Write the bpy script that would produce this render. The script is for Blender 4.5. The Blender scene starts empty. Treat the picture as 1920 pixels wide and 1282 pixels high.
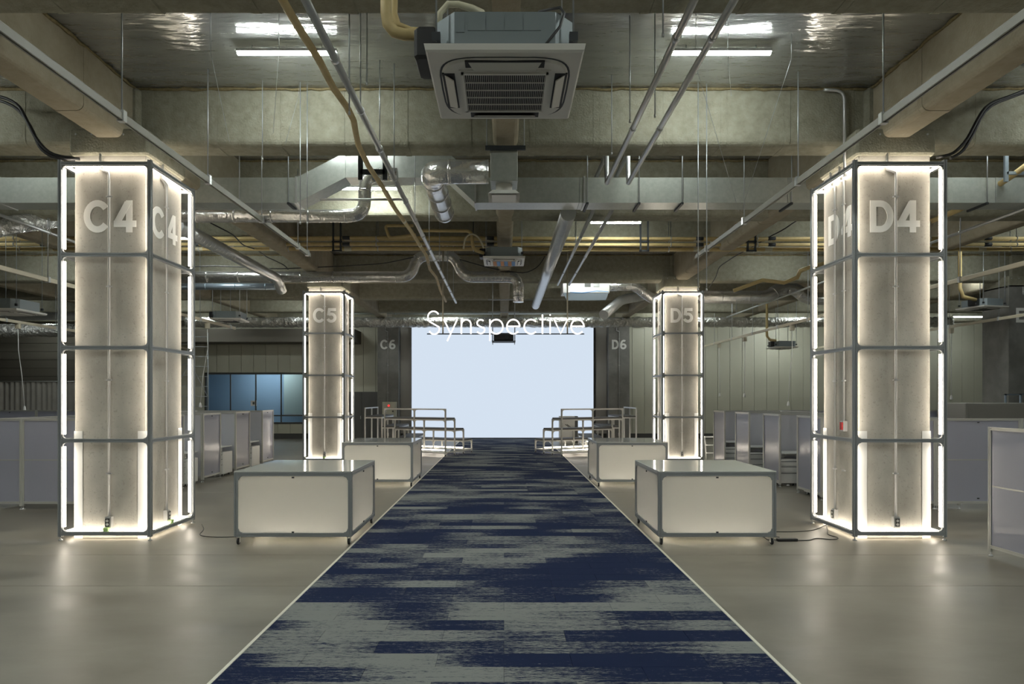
import bpy, math, random
from mathutils import Vector, Matrix
PI = math.pi
random.seed(7)
S = bpy.context.scene
COL = S.collection

# ------------------------------------------------------------ camera, world, exposure
F, VX, VY, H = 1227.0, 945.0, 746.0, 1.96      # focal length in px, vanishing point, lens height (m)
cd = bpy.data.cameras.new('camera'); cam = bpy.data.objects.new('camera', cd); COL.objects.link(cam)
cam.location = (0, 0, H); cam.rotation_euler = (PI/2, 0, 0)
cd.sensor_width = 36; cd.lens = F/1920*36
cd.shift_x = (960-VX)/1920; cd.shift_y = (VY-641)/1920
cd.clip_start = .05; cd.clip_end = 200
S.camera = cam
w = bpy.data.worlds.new('world'); S.world = w; w.use_nodes = True
w.node_tree.nodes['Background'].inputs[0].default_value = (.5, .55, .6, 1)
w.node_tree.nodes['Background'].inputs[1].default_value = .05
S.view_settings.view_transform = 'Standard'; S.view_settings.look = 'None'
S.view_settings.exposure = 0.0; S.view_settings.gamma = 1; S.view_settings.use_curve_mapping = False
LAMP, TUBE, INNER, SIGN = 150.0, 24.0, 135.0, 3.0
SIDELAMP = 110.0

def at(px, py, d):
    """a point of the hall from a picture position and its measured distance"""
    return Vector(((px-VX)*d/F, d, H-(py-VY)*d/F))

# ------------------------------------------------------------ materials
def principled(name, col, rough=.5, metal=0.0, spec=.5):
    m = bpy.data.materials.new(name); m.use_nodes = True
    b = m.node_tree.nodes['Principled BSDF']
    b.inputs['Base Color'].default_value = (*col, 1)
    b.inputs['Roughness'].default_value = rough; b.inputs['Metallic'].default_value = metal
    b.inputs['Specular IOR Level'].default_value = spec
    return m
def nd(m, t, **kw):
    n = m.node_tree.nodes.new(t)
    for k, v in kw.items(): setattr(n, k, v)
    return n
def lk(m, a, b): m.node_tree.links.new(a, b)
def mottled(name, c1, c2, scale=3.0, rough=.6, bump=.15, bscale=40, metal=0, spots=None, stretch=(1, 1, 1), rvar=0, detail=6, spec=.5, bdist=.01):
    m = principled(name, c1, rough, metal, spec); b = m.node_tree.nodes['Principled BSDF']
    g = nd(m, 'ShaderNodeNewGeometry'); mp = nd(m, 'ShaderNodeMapping'); mp.inputs['Scale'].default_value = stretch
    lk(m, g.outputs['Position'], mp.inputs['Vector'])
    n = nd(m, 'ShaderNodeTexNoise'); n.inputs['Scale'].default_value = scale; n.inputs['Detail'].default_value = detail; n.inputs['Roughness'].default_value = .6
    lk(m, mp.outputs[0], n.inputs['Vector'])
    r = nd(m, 'ShaderNodeValToRGB'); r.color_ramp.elements[0].position = .3; r.color_ramp.elements[1].position = .7
    r.color_ramp.elements[0].color = (*c1, 1); r.color_ramp.elements[1].color = (*c2, 1)
    lk(m, n.outputs['Fac'], r.inputs[0]); out = r.outputs[0]
    if spots:
        s = nd(m, 'ShaderNodeTexNoise'); s.inputs['Scale'].default_value = spots[1]; s.inputs['Detail'].default_value = 3
        lk(m, g.outputs['Position'], s.inputs['Vector'])
        sr = nd(m, 'ShaderNodeMapRange'); sr.inputs['From Min'].default_value = spots[2]; sr.inputs['From Max'].default_value = spots[2]+.08
        sr.inputs['To Max'].default_value = spots[3]
        lk(m, s.outputs['Fac'], sr.inputs['Value'])
        mx = nd(m, 'ShaderNodeMixRGB'); mx.inputs['Color2'].default_value = (*spots[0], 1)
        lk(m, sr.outputs[0], mx.inputs['Fac']); lk(m, out, mx.inputs['Color1']); out = mx.outputs[0]
    lk(m, out, b.inputs['Base Color'])
    if rvar:
        q = nd(m, 'ShaderNodeMapRange'); q.inputs['To Min'].default_value = rough-rvar; q.inputs['To Max'].default_value = rough+rvar
        q.inputs['From Min'].default_value = .3; q.inputs['From Max'].default_value = .7
        lk(m, n.outputs['Fac'], q.inputs['Value']); lk(m, q.outputs[0], b.inputs['Roughness'])
    if bump:
        bn = nd(m, 'ShaderNodeTexNoise'); bn.inputs['Scale'].default_value = bscale; bn.inputs['Detail'].default_value = 4
        lk(m, mp.outputs[0], bn.inputs['Vector'])
        bp = nd(m, 'ShaderNodeBump'); bp.inputs['Strength'].default_value = bump; bp.inputs['Distance'].default_value = bdist
        lk(m, bn.outputs['Fac'], bp.inputs['Height']); lk(m, bp.outputs[0], b.inputs['Normal'])
    return m
def emitter(name, col, strength):
    m = bpy.data.materials.new(name); m.use_nodes = True; nt = m.node_tree; nt.nodes.clear()
    e = nt.nodes.new('ShaderNodeEmission'); o = nt.nodes.new('ShaderNodeOutputMaterial')
    e.inputs[0].default_value = (*col, 1); e.inputs[1].default_value = strength
    nt.links.new(e.outputs[0], o.inputs[0]); return m
def frosted(name, col, trans=.6, gloss_rough=.12, ior=1.45, flutes=0):
    """milky twin-wall sheet: scatters light through, glossy skin"""
    m = bpy.data.materials.new(name); m.use_nodes = True; nt = m.node_tree; nt.nodes.clear()
    o = nt.nodes.new('ShaderNodeOutputMaterial')
    d = nt.nodes.new('ShaderNodeBsdfDiffuse'); t = nt.nodes.new('ShaderNodeBsdfTranslucent'); g = nt.nodes.new('ShaderNodeBsdfGlossy')
    for x in (d, t): x.inputs[0].default_value = (*col, 1)
    g.inputs['Roughness'].default_value = gloss_rough
    m1 = nt.nodes.new('ShaderNodeMixShader'); m1.inputs[0].default_value = trans
    nt.links.new(d.outputs[0], m1.inputs[1]); nt.links.new(t.outputs[0], m1.inputs[2])
    fr = nt.nodes.new('ShaderNodeFresnel'); fr.inputs[0].default_value = ior
    m2 = nt.nodes.new('ShaderNodeMixShader'); nt.links.new(fr.outputs[0], m2.inputs[0])
    nt.links.new(m1.outputs[0], m2.inputs[1]); nt.links.new(g.outputs[0], m2.inputs[2]); nt.links.new(m2.outputs[0], o.inputs[0])
    if flutes:
        gm = nt.nodes.new('ShaderNodeTexCoord'); wv = nt.nodes.new('ShaderNodeTexWave'); wv.inputs['Scale'].default_value = flutes
        wv.bands_direction = 'X'
        bp = nt.nodes.new('ShaderNodeBump'); bp.inputs['Strength'].default_value = .25; bp.inputs['Distance'].default_value = .004
        nt.links.new(gm.outputs['Object'], wv.inputs['Vector']); nt.links.new(wv.outputs['Fac'], bp.inputs['Height'])
        nt.links.new(bp.outputs[0], g.inputs['Normal'])
    return m

M = {}
M['alu'] = principled('anodised_aluminium', (.30, .315, .325), .42, .3)
M['alu_light'] = principled('pale_aluminium', (.50, .50, .47), .4, .3)
M['slot'] = principled('slot_dark', (.05, .055, .06), .5)
M['steel'] = principled('zinc_steel', (.50, .51, .51), .35, .55)
M['rod'] = principled('threaded_rod', (.38, .40, .42), .4, .6)
M['black'] = principled('black_rubber', (.015, .015, .016), .5)
M['darksteel'] = principled('dark_steel', (.04, .045, .05), .5, .4)
M['white'] = principled('white_paint', (.72, .72, .70), .4)
M['offwhite'] = principled('off_white_plastic', (.70, .69, .65), .45)
M['acgrey'] = principled('galvanised_ac_case', (.22, .255, .27), .45, .25)
M['mark'] = principled('painted_marking', (.90, .89, .85), .55)
M['markdim'] = principled('shaded_painted_marking', (.75, .75, .72), .6)  # marking paint toned down for the shade on the unlit columns
M['column'] = mottled('cast_concrete', (.33, .315, .275), (.47, .45, .40), 2.2, .75, .2, 60, spots=((.19, .175, .15), 34, .61, .38), stretch=(1, 1, .7))
M['unlit_col'] = mottled('unlit_concrete', (.15, .148, .135), (.22, .215, .20), 2.5, .8, .15, 40)  # the column concrete painted darker, for columns standing unlit
M['fibre'] = mottled('sprayed_fibre_wrap', (.235, .225, .17), (.32, .31, .245), 9, .95, .6, 35, spec=.1, stretch=(1, 1, 1), bdist=.02)
M['fibre2'] = mottled('smooth_fibre_wrap', (.31, .275, .20), (.38, .34, .26), 5, .95, .4, 30, spec=.1, bdist=.02)
M['fray'] = mottled('frayed_edge', (.16, .13, .07), (.26, .21, .12), 20, 1, .8, 60, spec=0)
M['foil'] = mottled('foil_ceiling', (.36, .37, .36), (.46, .47, .46), 1.2, .13, .5, 1.7, metal=.66, stretch=(1, 3.6, 1), bdist=.035)
M['floor'] = mottled('polished_concrete', (.115, .102, .077), (.25, .232, .188), 1.0, .42, .10, 2.5, rvar=.09, stretch=(.6, 1.3, 1), detail=8, bdist=.012)
M['duct'] = mottled('galvanised_duct', (.38, .41, .385), (.46, .49, .46), 14, .28, .06, 6, metal=.35)
M['ductfoil'] = mottled('crinkled_foil', (.62, .62, .60), (.72, .72, .70), 5, .2, .7, 14, metal=.75, bdist=.02)
M['ductflex'] = mottled('deeply_crumpled_foil', (.55, .55, .52), (.70, .70, .67), 5, .22, 1.0, 6, metal=.65, bdist=.15)
M['spiral'] = mottled('spiral_duct', (.60, .62, .63), (.68, .70, .71), 6, .28, .05, 10, metal=.65)
M['bluegrey'] = principled('blue_grey_steel', (.33, .40, .47), .35, .6)
M['pipe'] = mottled('tan_insulated_pipe', (.46, .35, .15), (.56, .44, .22), 6, .6, .3, 30)
M['pipepale'] = principled('pale_taped_pipe', (.55, .52, .38), .6)
M['cream'] = principled('cream_rail', (.50, .45, .34), .5)
M['railgrey'] = principled('grey_lighting_rail', (.24, .235, .205), .6, .0)
M['wallpanel'] = mottled('beige_wall_panel', (.42, .415, .33), (.45, .445, .36), .6, .5, 0)
M['wallgrey'] = principled('grey_wall_panel', (.36, .35, .32), .55)
M['walldark'] = principled('dark_wall', (.11, .10, .08), .8)
M['doorgrey'] = principled('grey_door', (.10, .10, .095), .5)
M['base'] = principled('dark_base', (.06, .06, .055), .6)
M['curtain'] = mottled('grey_curtain', (.26, .245, .22), (.32, .30, .27), 3, .9, 0)
M['counter_panel'] = frosted('lit_milky_panel', (.80, .79, .75), .62)
M['softener_sheet'] = frosted('added_softener_sheet', (.92, .92, .88), .92)
M['counter_top'] = principled('glossy_white_top', (.55, .55, .52), .06)
M['part_panel'] = frosted('frosted_partition_sheet', (.50, .51, .60), .45, .10, 1.5, 12)
M['divider'] = frosted('lit_divider_sheet', (.70, .70, .75), .4, .12, 1.5)  # lighter partition sheet; light inside the cubicles put into its colour
M['seat'] = principled('dark_grey_seat_board', (.085, .082, .08), .6)
M['navyseam'] = principled('carpet_seam', (.02, .025, .04), 1)
M['trim'] = principled('cream_carpet_trim', (.75, .72, .62), .5)
M['blueroom'] = principled('blue_room_wall', (.24, .33, .42), .6)
M['greenroom'] = principled('green_grey_blind', (.45, .52, .48), .7)
M['desk'] = principled('white_desk_laminate', (.62, .62, .60), .4)
M['red'] = principled('red_plastic', (.5, .03, .03), .4)
M['orange'] = principled('orange_filter', (.62, .25, .06), .6)
M['blue'] = principled('blue_filter', (.10, .28, .60), .6)
M['greenplug'] = principled('pale_green_plug', (.45, .65, .25), .5)
M['paper'] = principled('paper', (.75, .75, .72), .7)
M['lamp'] = emitter('fluorescent_lamp', (.93, 1.0, .95), LAMP)
M['hidlamp'] = emitter('added_third_bay_lamp', (.93, 1.0, .96), 70)  # for added lamps kept out of sight
M['sidelamp'] = emitter('side_bay_lamp', (.93, 1.0, .97), SIDELAMP)
M['tube'] = emitter('warm_light_tube', (1.0, .89, .74), TUBE)
M['inner'] = emitter('warm_inner_tube', (1.0, .92, .81), INNER)
M['sign'] = emitter('neon_white', (1.0, .93, .88), SIGN)
M['screen'] = emitter('led_wall_picture', (.66, .755, .875), 1.0)
M['redled'] = emitter('red_indicator', (1, .03, .03), 2.0)

# glass for the far window
gl = principled('window_glass', (.85, .95, 1.0), .03); gl.node_tree.nodes['Principled BSDF'].inputs['Transmission Weight'].default_value = 1
gl.node_tree.nodes['Principled BSDF'].inputs['IOR'].default_value = 1.1
M['glass'] = gl

def carpet_material():
    m = principled('carpet_plank_pile', (.1, .1, .1), .95, 0, .1); b = m.node_tree.nodes['Principled BSDF']
    g = nd(m, 'ShaderNodeNewGeometry'); sp = nd(m, 'ShaderNodeSeparateXYZ'); lk(m, g.outputs['Position'], sp.inputs[0])
    def math_(op, a, bb=None, c=None):
        n = nd(m, 'ShaderNodeMath', operation=op)
        for i, v in enumerate((a, bb, c)):
            if v is None: continue
            if isinstance(v, (int, float)): n.inputs[i].default_value = v
            else: lk(m, v, n.inputs[i])
        return n.outputs[0]
    def noise(x, y, z, scale=1, detail=2, rough=.5):
        c = nd(m, 'ShaderNodeCombineXYZ')
        for i, v in enumerate((x, y, z)):
            if isinstance(v, (int, float)): c.inputs[i].default_value = v
            else: lk(m, v, c.inputs[i])
        n = nd(m, 'ShaderNodeTexNoise'); n.inputs['Scale'].default_value = scale; n.inputs['Detail'].default_value = detail; n.inputs['Roughness'].default_value = rough
        lk(m, c.outputs[0], n.inputs['Vector']); return n.outputs['Fac']
    X, Y = sp.outputs[0], sp.outputs[1]
    row = math_('FLOOR', math_('DIVIDE', Y, .25))
    half = math_('MULTIPLY', math_('MODULO', row, 2), .5)
    plank = math_('FLOOR', math_('ADD', math_('ADD', X, half), 100.0))
    big = noise(math_('MULTIPLY', X, .55), math_('MULTIPLY', Y, .75), 3.7, 1, 1)
    rown = noise(math_('MULTIPLY', X, .75), math_('MULTIPLY', row, 5.37), 1.3, 1, 1)
    wn = nd(m, 'ShaderNodeTexWhiteNoise', noise_dimensions='2D'); cc = nd(m, 'ShaderNodeCombineXYZ'); lk(m, row, cc.inputs[0]); lk(m, plank, cc.inputs[1]); lk(m, cc.outputs[0], wn.inputs['Vector'])
    fine = noise(math_('MULTIPLY', X, 13), math_('MULTIPLY', Y, 95), 0, 1, 5, .8)
    mid = noise(math_('MULTIPLY', X, 1.6), math_('MULTIPLY', Y, 22), 9, 1, 3, .6)
    t = math_('ADD', math_('MULTIPLY', big, .8), math_('MULTIPLY', rown, 2.2))
    t = math_('ADD', t, math_('MULTIPLY', wn.outputs['Value'], .34))
    t = math_('ADD', t, math_('MULTIPLY', mid, .9))
    t = math_('ADD', t, math_('MULTIPLY', fine, 2.8))
    mr = nd(m, 'ShaderNodeMapRange'); mr.inputs['From Min'].default_value = 3.56; mr.inputs['From Max'].default_value = 3.80
    lk(m, t, mr.inputs['Value'])
    mx = nd(m, 'ShaderNodeMixRGB'); mx.inputs['Color1'].default_value = (.013, .021, .058, 1); mx.inputs['Color2'].default_value = (.225, .235, .225, 1)
    lk(m, mr.outputs[0], mx.inputs['Fac'])
    lk(m, mx.outputs[0], b.inputs['Base Color'])
    bp = nd(m, 'ShaderNodeBump'); bp.inputs['Strength'].default_value = .3; bp.inputs['Distance'].default_value = .004
    lk(m, fine, bp.inputs['Height']); lk(m, bp.outputs[0], b.inputs['Normal'])
    return m
M['carpet'] = carpet_material()

# ------------------------------------------------------------ mesh helpers
class MB:
    def __init__(s): s.v = []; s.f = []; s.smooth = []
    def add(s, vs, fs, sm=False):
        o = len(s.v); s.v += [tuple(p) for p in vs]; s.f += [tuple(i+o for i in f) for f in fs]; s.smooth += [sm]*len(fs); return s
    def box(s, x0, x1, y0, y1, z0, z1):
        v = [(x, y, z) for x in (x0, x1) for y in (y0, y1) for z in (z0, z1)]
        return s.add(v, [(0, 1, 3, 2), (4, 6, 7, 5), (0, 4, 5, 1), (2, 3, 7, 6), (0, 2, 6, 4), (1, 5, 7, 3)])
    def bbox(s, x0, x1, y0, y1, z0, z1, b=.01):
        """box with chamfered vertical edges and a chamfered top and bottom rim"""
        def ring(i, z):
            a = b+i
            return [(x0+a, y0+i, z), (x1-a, y0+i, z), (x1-i, y0+a, z), (x1-i, y1-a, z), (x1-a, y1-i, z), (x0+a, y1-i, z), (x0+i, y1-a, z), (x0+i, y0+a, z)]
        v = ring(b*.6, z0)+ring(0, z0+b)+ring(0, z1-b)+ring(b*.6, z1)
        f = [tuple(reversed(range(8))), tuple(range(24, 32))]
        for k in range(3):
            f += [(k*8+i, k*8+(i+1) % 8, k*8+8+(i+1) % 8, k*8+8+i) for i in range(8)]
        return s.add(v, f)
    def tube(s, path, r, n=8, caps=True):
        path = [Vector(p) for p in path]; rs = r if isinstance(r, (list, tuple)) else [r]*len(path)
        vs = []; prev = None
        for i, p in enumerate(path):
            a = path[max(0, i-1)]; c = path[min(len(path)-1, i+1)]
            t = (c-a).normalized() if (c-a).length > 1e-9 else Vector((0, 0, 1))
            if prev is None:
                up = Vector((0, 0, 1)) if abs(t.z) < .9 else Vector((1, 0, 0))
                u = t.cross(up).normalized()
            else:
                u = (prev - t*prev.dot(t)); u = u.normalized() if u.length > 1e-6 else t.orthogonal().normalized()
            prev = u; q = t.cross(u)
            k = 1.0
            if 0 < i < len(path)-1:
                d1 = (p-a).normalized(); d2 = (c-p).normalized(); cs = max(.35, math.sqrt(max(0, (1+d1.dot(d2))/2))); k = 1.0/cs if cs > .8 else 1.1
            for j in range(n):
                th = 2*PI*j/n; vs.append(p+(u*math.cos(th)+q*math.sin(th))*rs[i]*k)
        fs = []
        for i in range(len(path)-1):
            fs += [(i*n+j, i*n+(j+1) % n, (i+1)*n+(j+1) % n, (i+1)*n+j) for j in range(n)]
        s.add(vs, fs, True)
        if caps:
            o = len(s.v)-len(vs)
            s.f += [tuple(o+j for j in reversed(range(n))), tuple(o+(len(path)-1)*n+j for j in range(n))]; s.smooth += [False]*2
        return s
    def prism(s, poly, axis, a, b):
        """poly: 2-D outline, extruded along axis 0/1/2 from a to b"""
        def P(u, v, t):
            return (t, u, v) if axis == 0 else (u, t, v) if axis == 1 else (u, v, t)
        n = len(poly); vs = [P(u, v, a) for u, v in poly]+[P(u, v, b) for u, v in poly]
        fs = [tuple(range(n)), tuple(reversed(range(n, 2*n)))]+[(i, n+i, n+(i+1) % n, (i+1) % n) for i in range(n)]
        return s.add(vs, fs)
    def mesh(s, name, mat):
        me = bpy.data.meshes.new(name); me.from_pydata(s.v, [], s.f); me.polygons.foreach_set('use_smooth', s.smooth)
        import bmesh
        bm = bmesh.new(); bm.from_mesh(me); bmesh.ops.recalc_face_normals(bm, faces=bm.faces); bm.to_mesh(me); bm.free()
        if mat is not None: me.materials.append(M[mat] if isinstance(mat, str) else mat)
        return me
    def build(s, name, mat, parent=None, loc=(0, 0, 0), rot=(0, 0, 0)):
        return obj(name, s.mesh(name, mat), parent, loc, rot)

def obj(name, me, parent=None, loc=(0, 0, 0), rot=(0, 0, 0)):
    o = bpy.data.objects.new(name, me); COL.objects.link(o)
    if parent: o.parent = parent
    o.location = loc; o.rotation_euler = rot; return o
def tag(o, label=None, cat=None, group=None, kind=None):
    for k, v in (('label', label), ('category', cat), ('group', group), ('kind', kind)):
        if v: o[k] = v
    return o
def thing(name, label, cat, loc=(0, 0, 0), rz=0, group=None):
    o = bpy.data.objects.new(name, None); COL.objects.link(o); o.location = loc; o.rotation_euler = (0, 0, rz)
    o.empty_display_size = .1
    return tag(o, label, cat, group)
def structure(o): o['kind'] = 'structure'; return o
def copy_tree(o, parent=None):
    c = o.copy(); COL.objects.link(c)
    if parent: c.parent = parent
    for ch in list(o.children): copy_tree(ch, c)
    return c
CACHE = {}
def cached(key, fn):
    if key not in CACHE: CACHE[key] = fn()
    return CACHE[key]
def boxmesh(sx, sy, sz, mat, b=0):
    """box centred on x, y; z from 0 up"""
    def mk():
        m = MB()
        m.bbox(-sx/2, sx/2, -sy/2, sy/2, 0, sz, b) if b else m.box(-sx/2, sx/2, -sy/2, sy/2, 0, sz)
        return m.mesh('box_shape', mat)
    return cached(('b', round(sx, 4), round(sy, 4), round(sz, 4), mat, b), mk)
def profile_mesh(L, axis, mat='alu', wd=.05):
    """slotted aluminium profile, length L centred on its axis"""
    def mk():
        h = wd/2; s = .006; dp = .007
        side = [(-h, -h), (-s, -h), (-s, -h+dp), (s, -h+dp), (s, -h)]
        poly = []
        for k in range(4):
            for u, v in side:
                c, q = [(1, 0), (0, 1), (-1, 0), (0, -1)][k]
                poly.append((u*c-v*q, u*q+v*c))
        return MB().prism(poly, axis, -L/2, L/2).mesh('profile_shape', mat)
    return cached(('p', round(L, 4), axis, mat, wd), mk)
def bracket_mesh(mat='alu', w=.055, t=.03):
    """curved gusset in the corner of the local x-z plane (opens to +x, +z)"""
    def mk():
        pts = [(0, 0), (w, 0)]
        for k in range(5):
            a = PI/2*k/4; pts.append((w-(w-.008)*math.sin(a)+0, .008+(w-.008)*(1-math.cos(a))))
        pts.append((0, w))
        return MB().prism(pts, 1, -t/2, t/2).mesh('bracket_shape', mat)
    return cached(('g', mat, w, t), mk)
def cylmesh(r, L, mat, n=10, axis=2):
    def mk():
        d = Vector([0, 0, 0]); d[axis] = L/2
        return MB().tube([-d, d], r, n).mesh('tube_shape', mat)
    return cached(('c', round(r, 4), round(L, 4), mat, n, axis), mk)

def caster(parent, loc, r=.035, hgt=.10):
    def mk_fork():
        m = MB(); m.box(-.025, .025, -.025, .025, hgt-.012, hgt); m.box(-.022, -.017, -.02, .02, r*.7, hgt-.01); m.box(.017, .022, -.02, .02, r*.7, hgt-.01)
        return m.mesh('fork_shape', 'steel')
    def mk_wheel():
        return MB().tube([(-.014, 0, r), (-.010, 0, r), (.010, 0, r), (.014, 0, r)], [r*.88, r, r, r*.88], 14).mesh('wheel_shape', 'black')
    f = obj('caster', cached(('fork', r, hgt), mk_fork), parent, loc); obj('wheel', cached(('wheel', r), mk_wheel), f)
    return f
def level_foot(parent, loc, hgt=.08):
    def mk():
        return MB().tube([(0, 0, 0), (0, 0, .008), (0, 0, .02), (0, 0, .022), (0, 0, hgt)], [.028, .028, .014, .007, .007], 10).mesh('foot_shape', 'steel')
    return obj('levelling_foot', cached(('foot', hgt), mk), parent, loc)

# ------------------------------------------------------------ floor, ceiling, walls
RX, Y0, Y1, ZC = 27.0, -6.0, 31.6, 6.41
fl = structure(MB().box(-RX, RX, Y0, Y1+4, -.2, -.012).build('floor', 'base'))
cuts = [Y0, 1.4, 6.83, 8.18, 13.6, 19.0, 24.5, Y1+.2]
xc = [-RX, -16.2, -5.49+.0, 5.45, 16.2, RX]
for a, b in zip(cuts, cuts[1:]):
    MB().box(-RX, RX, a+.003, b-.003, -.05, 0).build('slab', 'floor', fl)
# foil ceiling in sheets between the beams
ce = structure(MB().box(-RX, RX, Y0, Y1+.3, 6.95, 7.1).build('ceiling', 'walldark'))
bays = [(Y0, -1.4, ZC), (-1.4, 2.36, ZC), (2.36, 6.0, ZC), (6.0, 9.64, ZC), (9.64, 13.28, 6.70), (13.28, 16.92, 6.62), (16.92, 20.57, ZC), (20.57, 24.2, ZC), (24.2, 27.85, ZC), (27.85, Y1+.3, ZC)]
for a, b, z in bays:
    for k in range(-5, 5):
        x0, x1 = k*5.4, (k+1)*5.4
        MB().box(x0+.004, x1-.004, a, b, z, z+.04).build('foil_sheet', 'foil', ce)
structure(MB().box(-RX-.2, -RX, Y0, Y1, 0, 7).build('wall_left', 'walldark'))
structure(MB().box(RX, RX+.2, Y0, Y1, 0, 7).build('wall_right', 'wallpanel'))
structure(MB().box(-RX, RX, Y0-.2, Y0, 0, 7).build('wall_front', 'wallgrey'))
WX0, WX1, WZ0, WZ1 = -14.45, -9.55, .72, 3.17         # far window opening
bw = MB(); YB = Y1+.06
bw.box(-RX, WX0, YB, YB+.2, 0, 7); bw.box(WX1, RX, YB, YB+.2, 0, 7); bw.box(WX0, WX1, YB, YB+.2, 0, WZ0); bw.box(WX0, WX1, YB, YB+.2, WZ1, 7)
wb = structure(bw.build('wall_back', 'base'))
x = -18.0
while x < 26.5:
    x1 = x+.59
    if x1 < -4.38 or x > 4.35:
        def pan(z0, z1, mt='wallpanel'):
            me = boxmesh(.575, .05, z1-z0, mt); obj('wall_panel', me, wb, (x+.295, Y1+.03, z0))
        if x+.295 > WX0 and x+.295 < WX1: pan(.25, WZ0-.02); pan(WZ1+.02, 6.4)
        elif -7.7 < x+.295 < -6.0: pan(2.26, 6.4)
        elif x < 0: pan(.25, 6.4, 'wallgrey' if x > -5.6 else 'wallpanel')
        else: pan(.25, 6.4, 'wallgrey' if x < 5.2 else 'wallpanel')
    x = x1
structure(MB().box(4.4, 26.9, Y1-.03, Y1+.02, 0, .25).build('baseboard_right', 'base'))
structure(MB().box(-18, -7.9, Y1-.03, Y1+.02, 0, .25).build('baseboard_left', 'base'))
# grey double door left of column C6
dr = structure(MB().box(-7.75, -5.95, Y1-.02, Y1+.03, 0, 2.26).build('door_1', 'doorgrey'))
for s_ in (0, 1):
    MB().box(-7.7+s_*.86, -6.87+s_*.86, Y1-.05, Y1-.02, .02, 2.2).build('door_leaf', 'doorgrey', dr)
MB().box(-6.92, -6.90, Y1-.08, Y1-.05, .95, 1.1).build('door_handle', 'steel', dr)
# dark bulkhead over the left half
structure(MB().box(-18.2, -6.9, 30.2, 31.6, 4.55, 5.15).build('trim_1', 'walldark'))
# dark sheet standing in for a shaded opening + curtain at far left
sh = thing('dark_opening_sheet', 'tall dark brown sheet standing in for a dark opening above the grey curtain', 'dark sheet', (-22, 31.5, 0))
for k in range(14): MB().box(-4.6, 3.9, -.03, .03, .2+k*.4, .585+k*.4).build('sheet_strip', 'walldark', sh)
def curtain_mesh(L, hgt):
    m = MB(); n = int(L/.05); vs = []
    for i in range(n+1):
        xx = L*i/n; yy = .05*math.sin(i*1.25)+.02*math.sin(i*.37); vs += [(xx, yy, 0), (xx, yy*.7, hgt)]
    m.add(vs, [(2*i, 2*i+2, 2*i+3, 2*i+1) for i in range(n)], True)
    vs2 = [(a, b+.008, c) for a, b, c in vs]; m.add(vs2, [(2*i, 2*i+1, 2*i+3, 2*i+2) for i in range(n)], True); return m
ct = thing('curtain', 'pleated grey curtain hanging behind the left front partition', 'curtain', (-26.4, 31.1, 0))
curtain_mesh(8.2, 2.72).build('curtain_cloth', 'curtain', ct)
obj('curtain_rail', cylmesh(.02, 8.3, 'steel', 8, 0), ct, (4.1, 0, 2.75))

# far window with the blue room
wd = structure(thing('window_1', None, None, (0, 0, 0)))
fr = MB()
for a in ((WX0, WX1, WZ0, WZ0+.07), (WX0, WX1, WZ1-.07, WZ1), (WX0, WX0+.07, WZ0, WZ1), (WX1-.07, WX1, WZ0, WZ1)):
    fr.box(a[0], a[1], Y1-.02, Y1+.14, a[2], a[3])
fr.build('window_frame', 'base', wd)
MB().box(WX0, WX1, Y1+.0, Y1+.1, WZ0+.36, WZ0+.42).build('window_rail', 'base', wd)
for k in (1, 2, 3):
    xx = WX0+(WX1-WX0)*k/4; MB().box(xx-.025, xx+.025, Y1+.02, Y1+.08, WZ0, WZ1).build('mullion', 'base', wd)
for k in range(4):
    a = WX0+(WX1-WX0)*k/4+.03; b = WX0+(WX1-WX0)*(k+1)/4-.03
    MB().box(a, b, Y1+.045, Y1+.053, WZ0+.06, WZ1-.06).build('pane', 'glass', wd)
rm = MB(); rm.box(-15.5, -8.5, 34.4, 34.5, 0, 4); rm.box(-15.6, -15.5, 31.9, 34.4, 0, 4); rm.box(-8.5, -8.4, 31.9, 34.4, 0, 4); rm.box(-15.5, -8.5, 31.9, 34.4, 3.9, 4)
structure(rm.build('wall_room', 'blueroom'))
bl = thing('blind', 'pale green roller blind inside the blue room behind the window', 'blind', (-12.2, 33.6, 0))
MB().box(.9, 2.9, -.02, .02, 1.15, 3.6).build('blind_cloth', 'greenroom', bl)
MB().box(.9, 2.9, -.04, .04, 1.07, 1.15).build('bottom_bar', 'steel', bl)
nt_ = thing('notice_sheet', 'small white notice with a dark symbol on the far window', 'notice', (-12.1, 31.636, 1.58))
MB().box(-.14, .14, -.005, .005, 0, .26).build('sheet', 'paper', nt_); MB().box(-.05, .05, -.008, -.005, .07, .19).build('symbol', 'doorgrey', nt_)
rl = thing('room_lamp', 'strip lamp on the ceiling of the blue room behind the window', 'lamp', (-12, 33, 3.8))
MB().box(-1.2, 1.2, -.06, .06, 0, .06).build('housing', 'white', rl); MB().box(-1.15, 1.15, -.04, .04, -.02, 0).build('diffuser', emitter('room_lamp_light', (.85, .95, 1), 110), rl)

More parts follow.
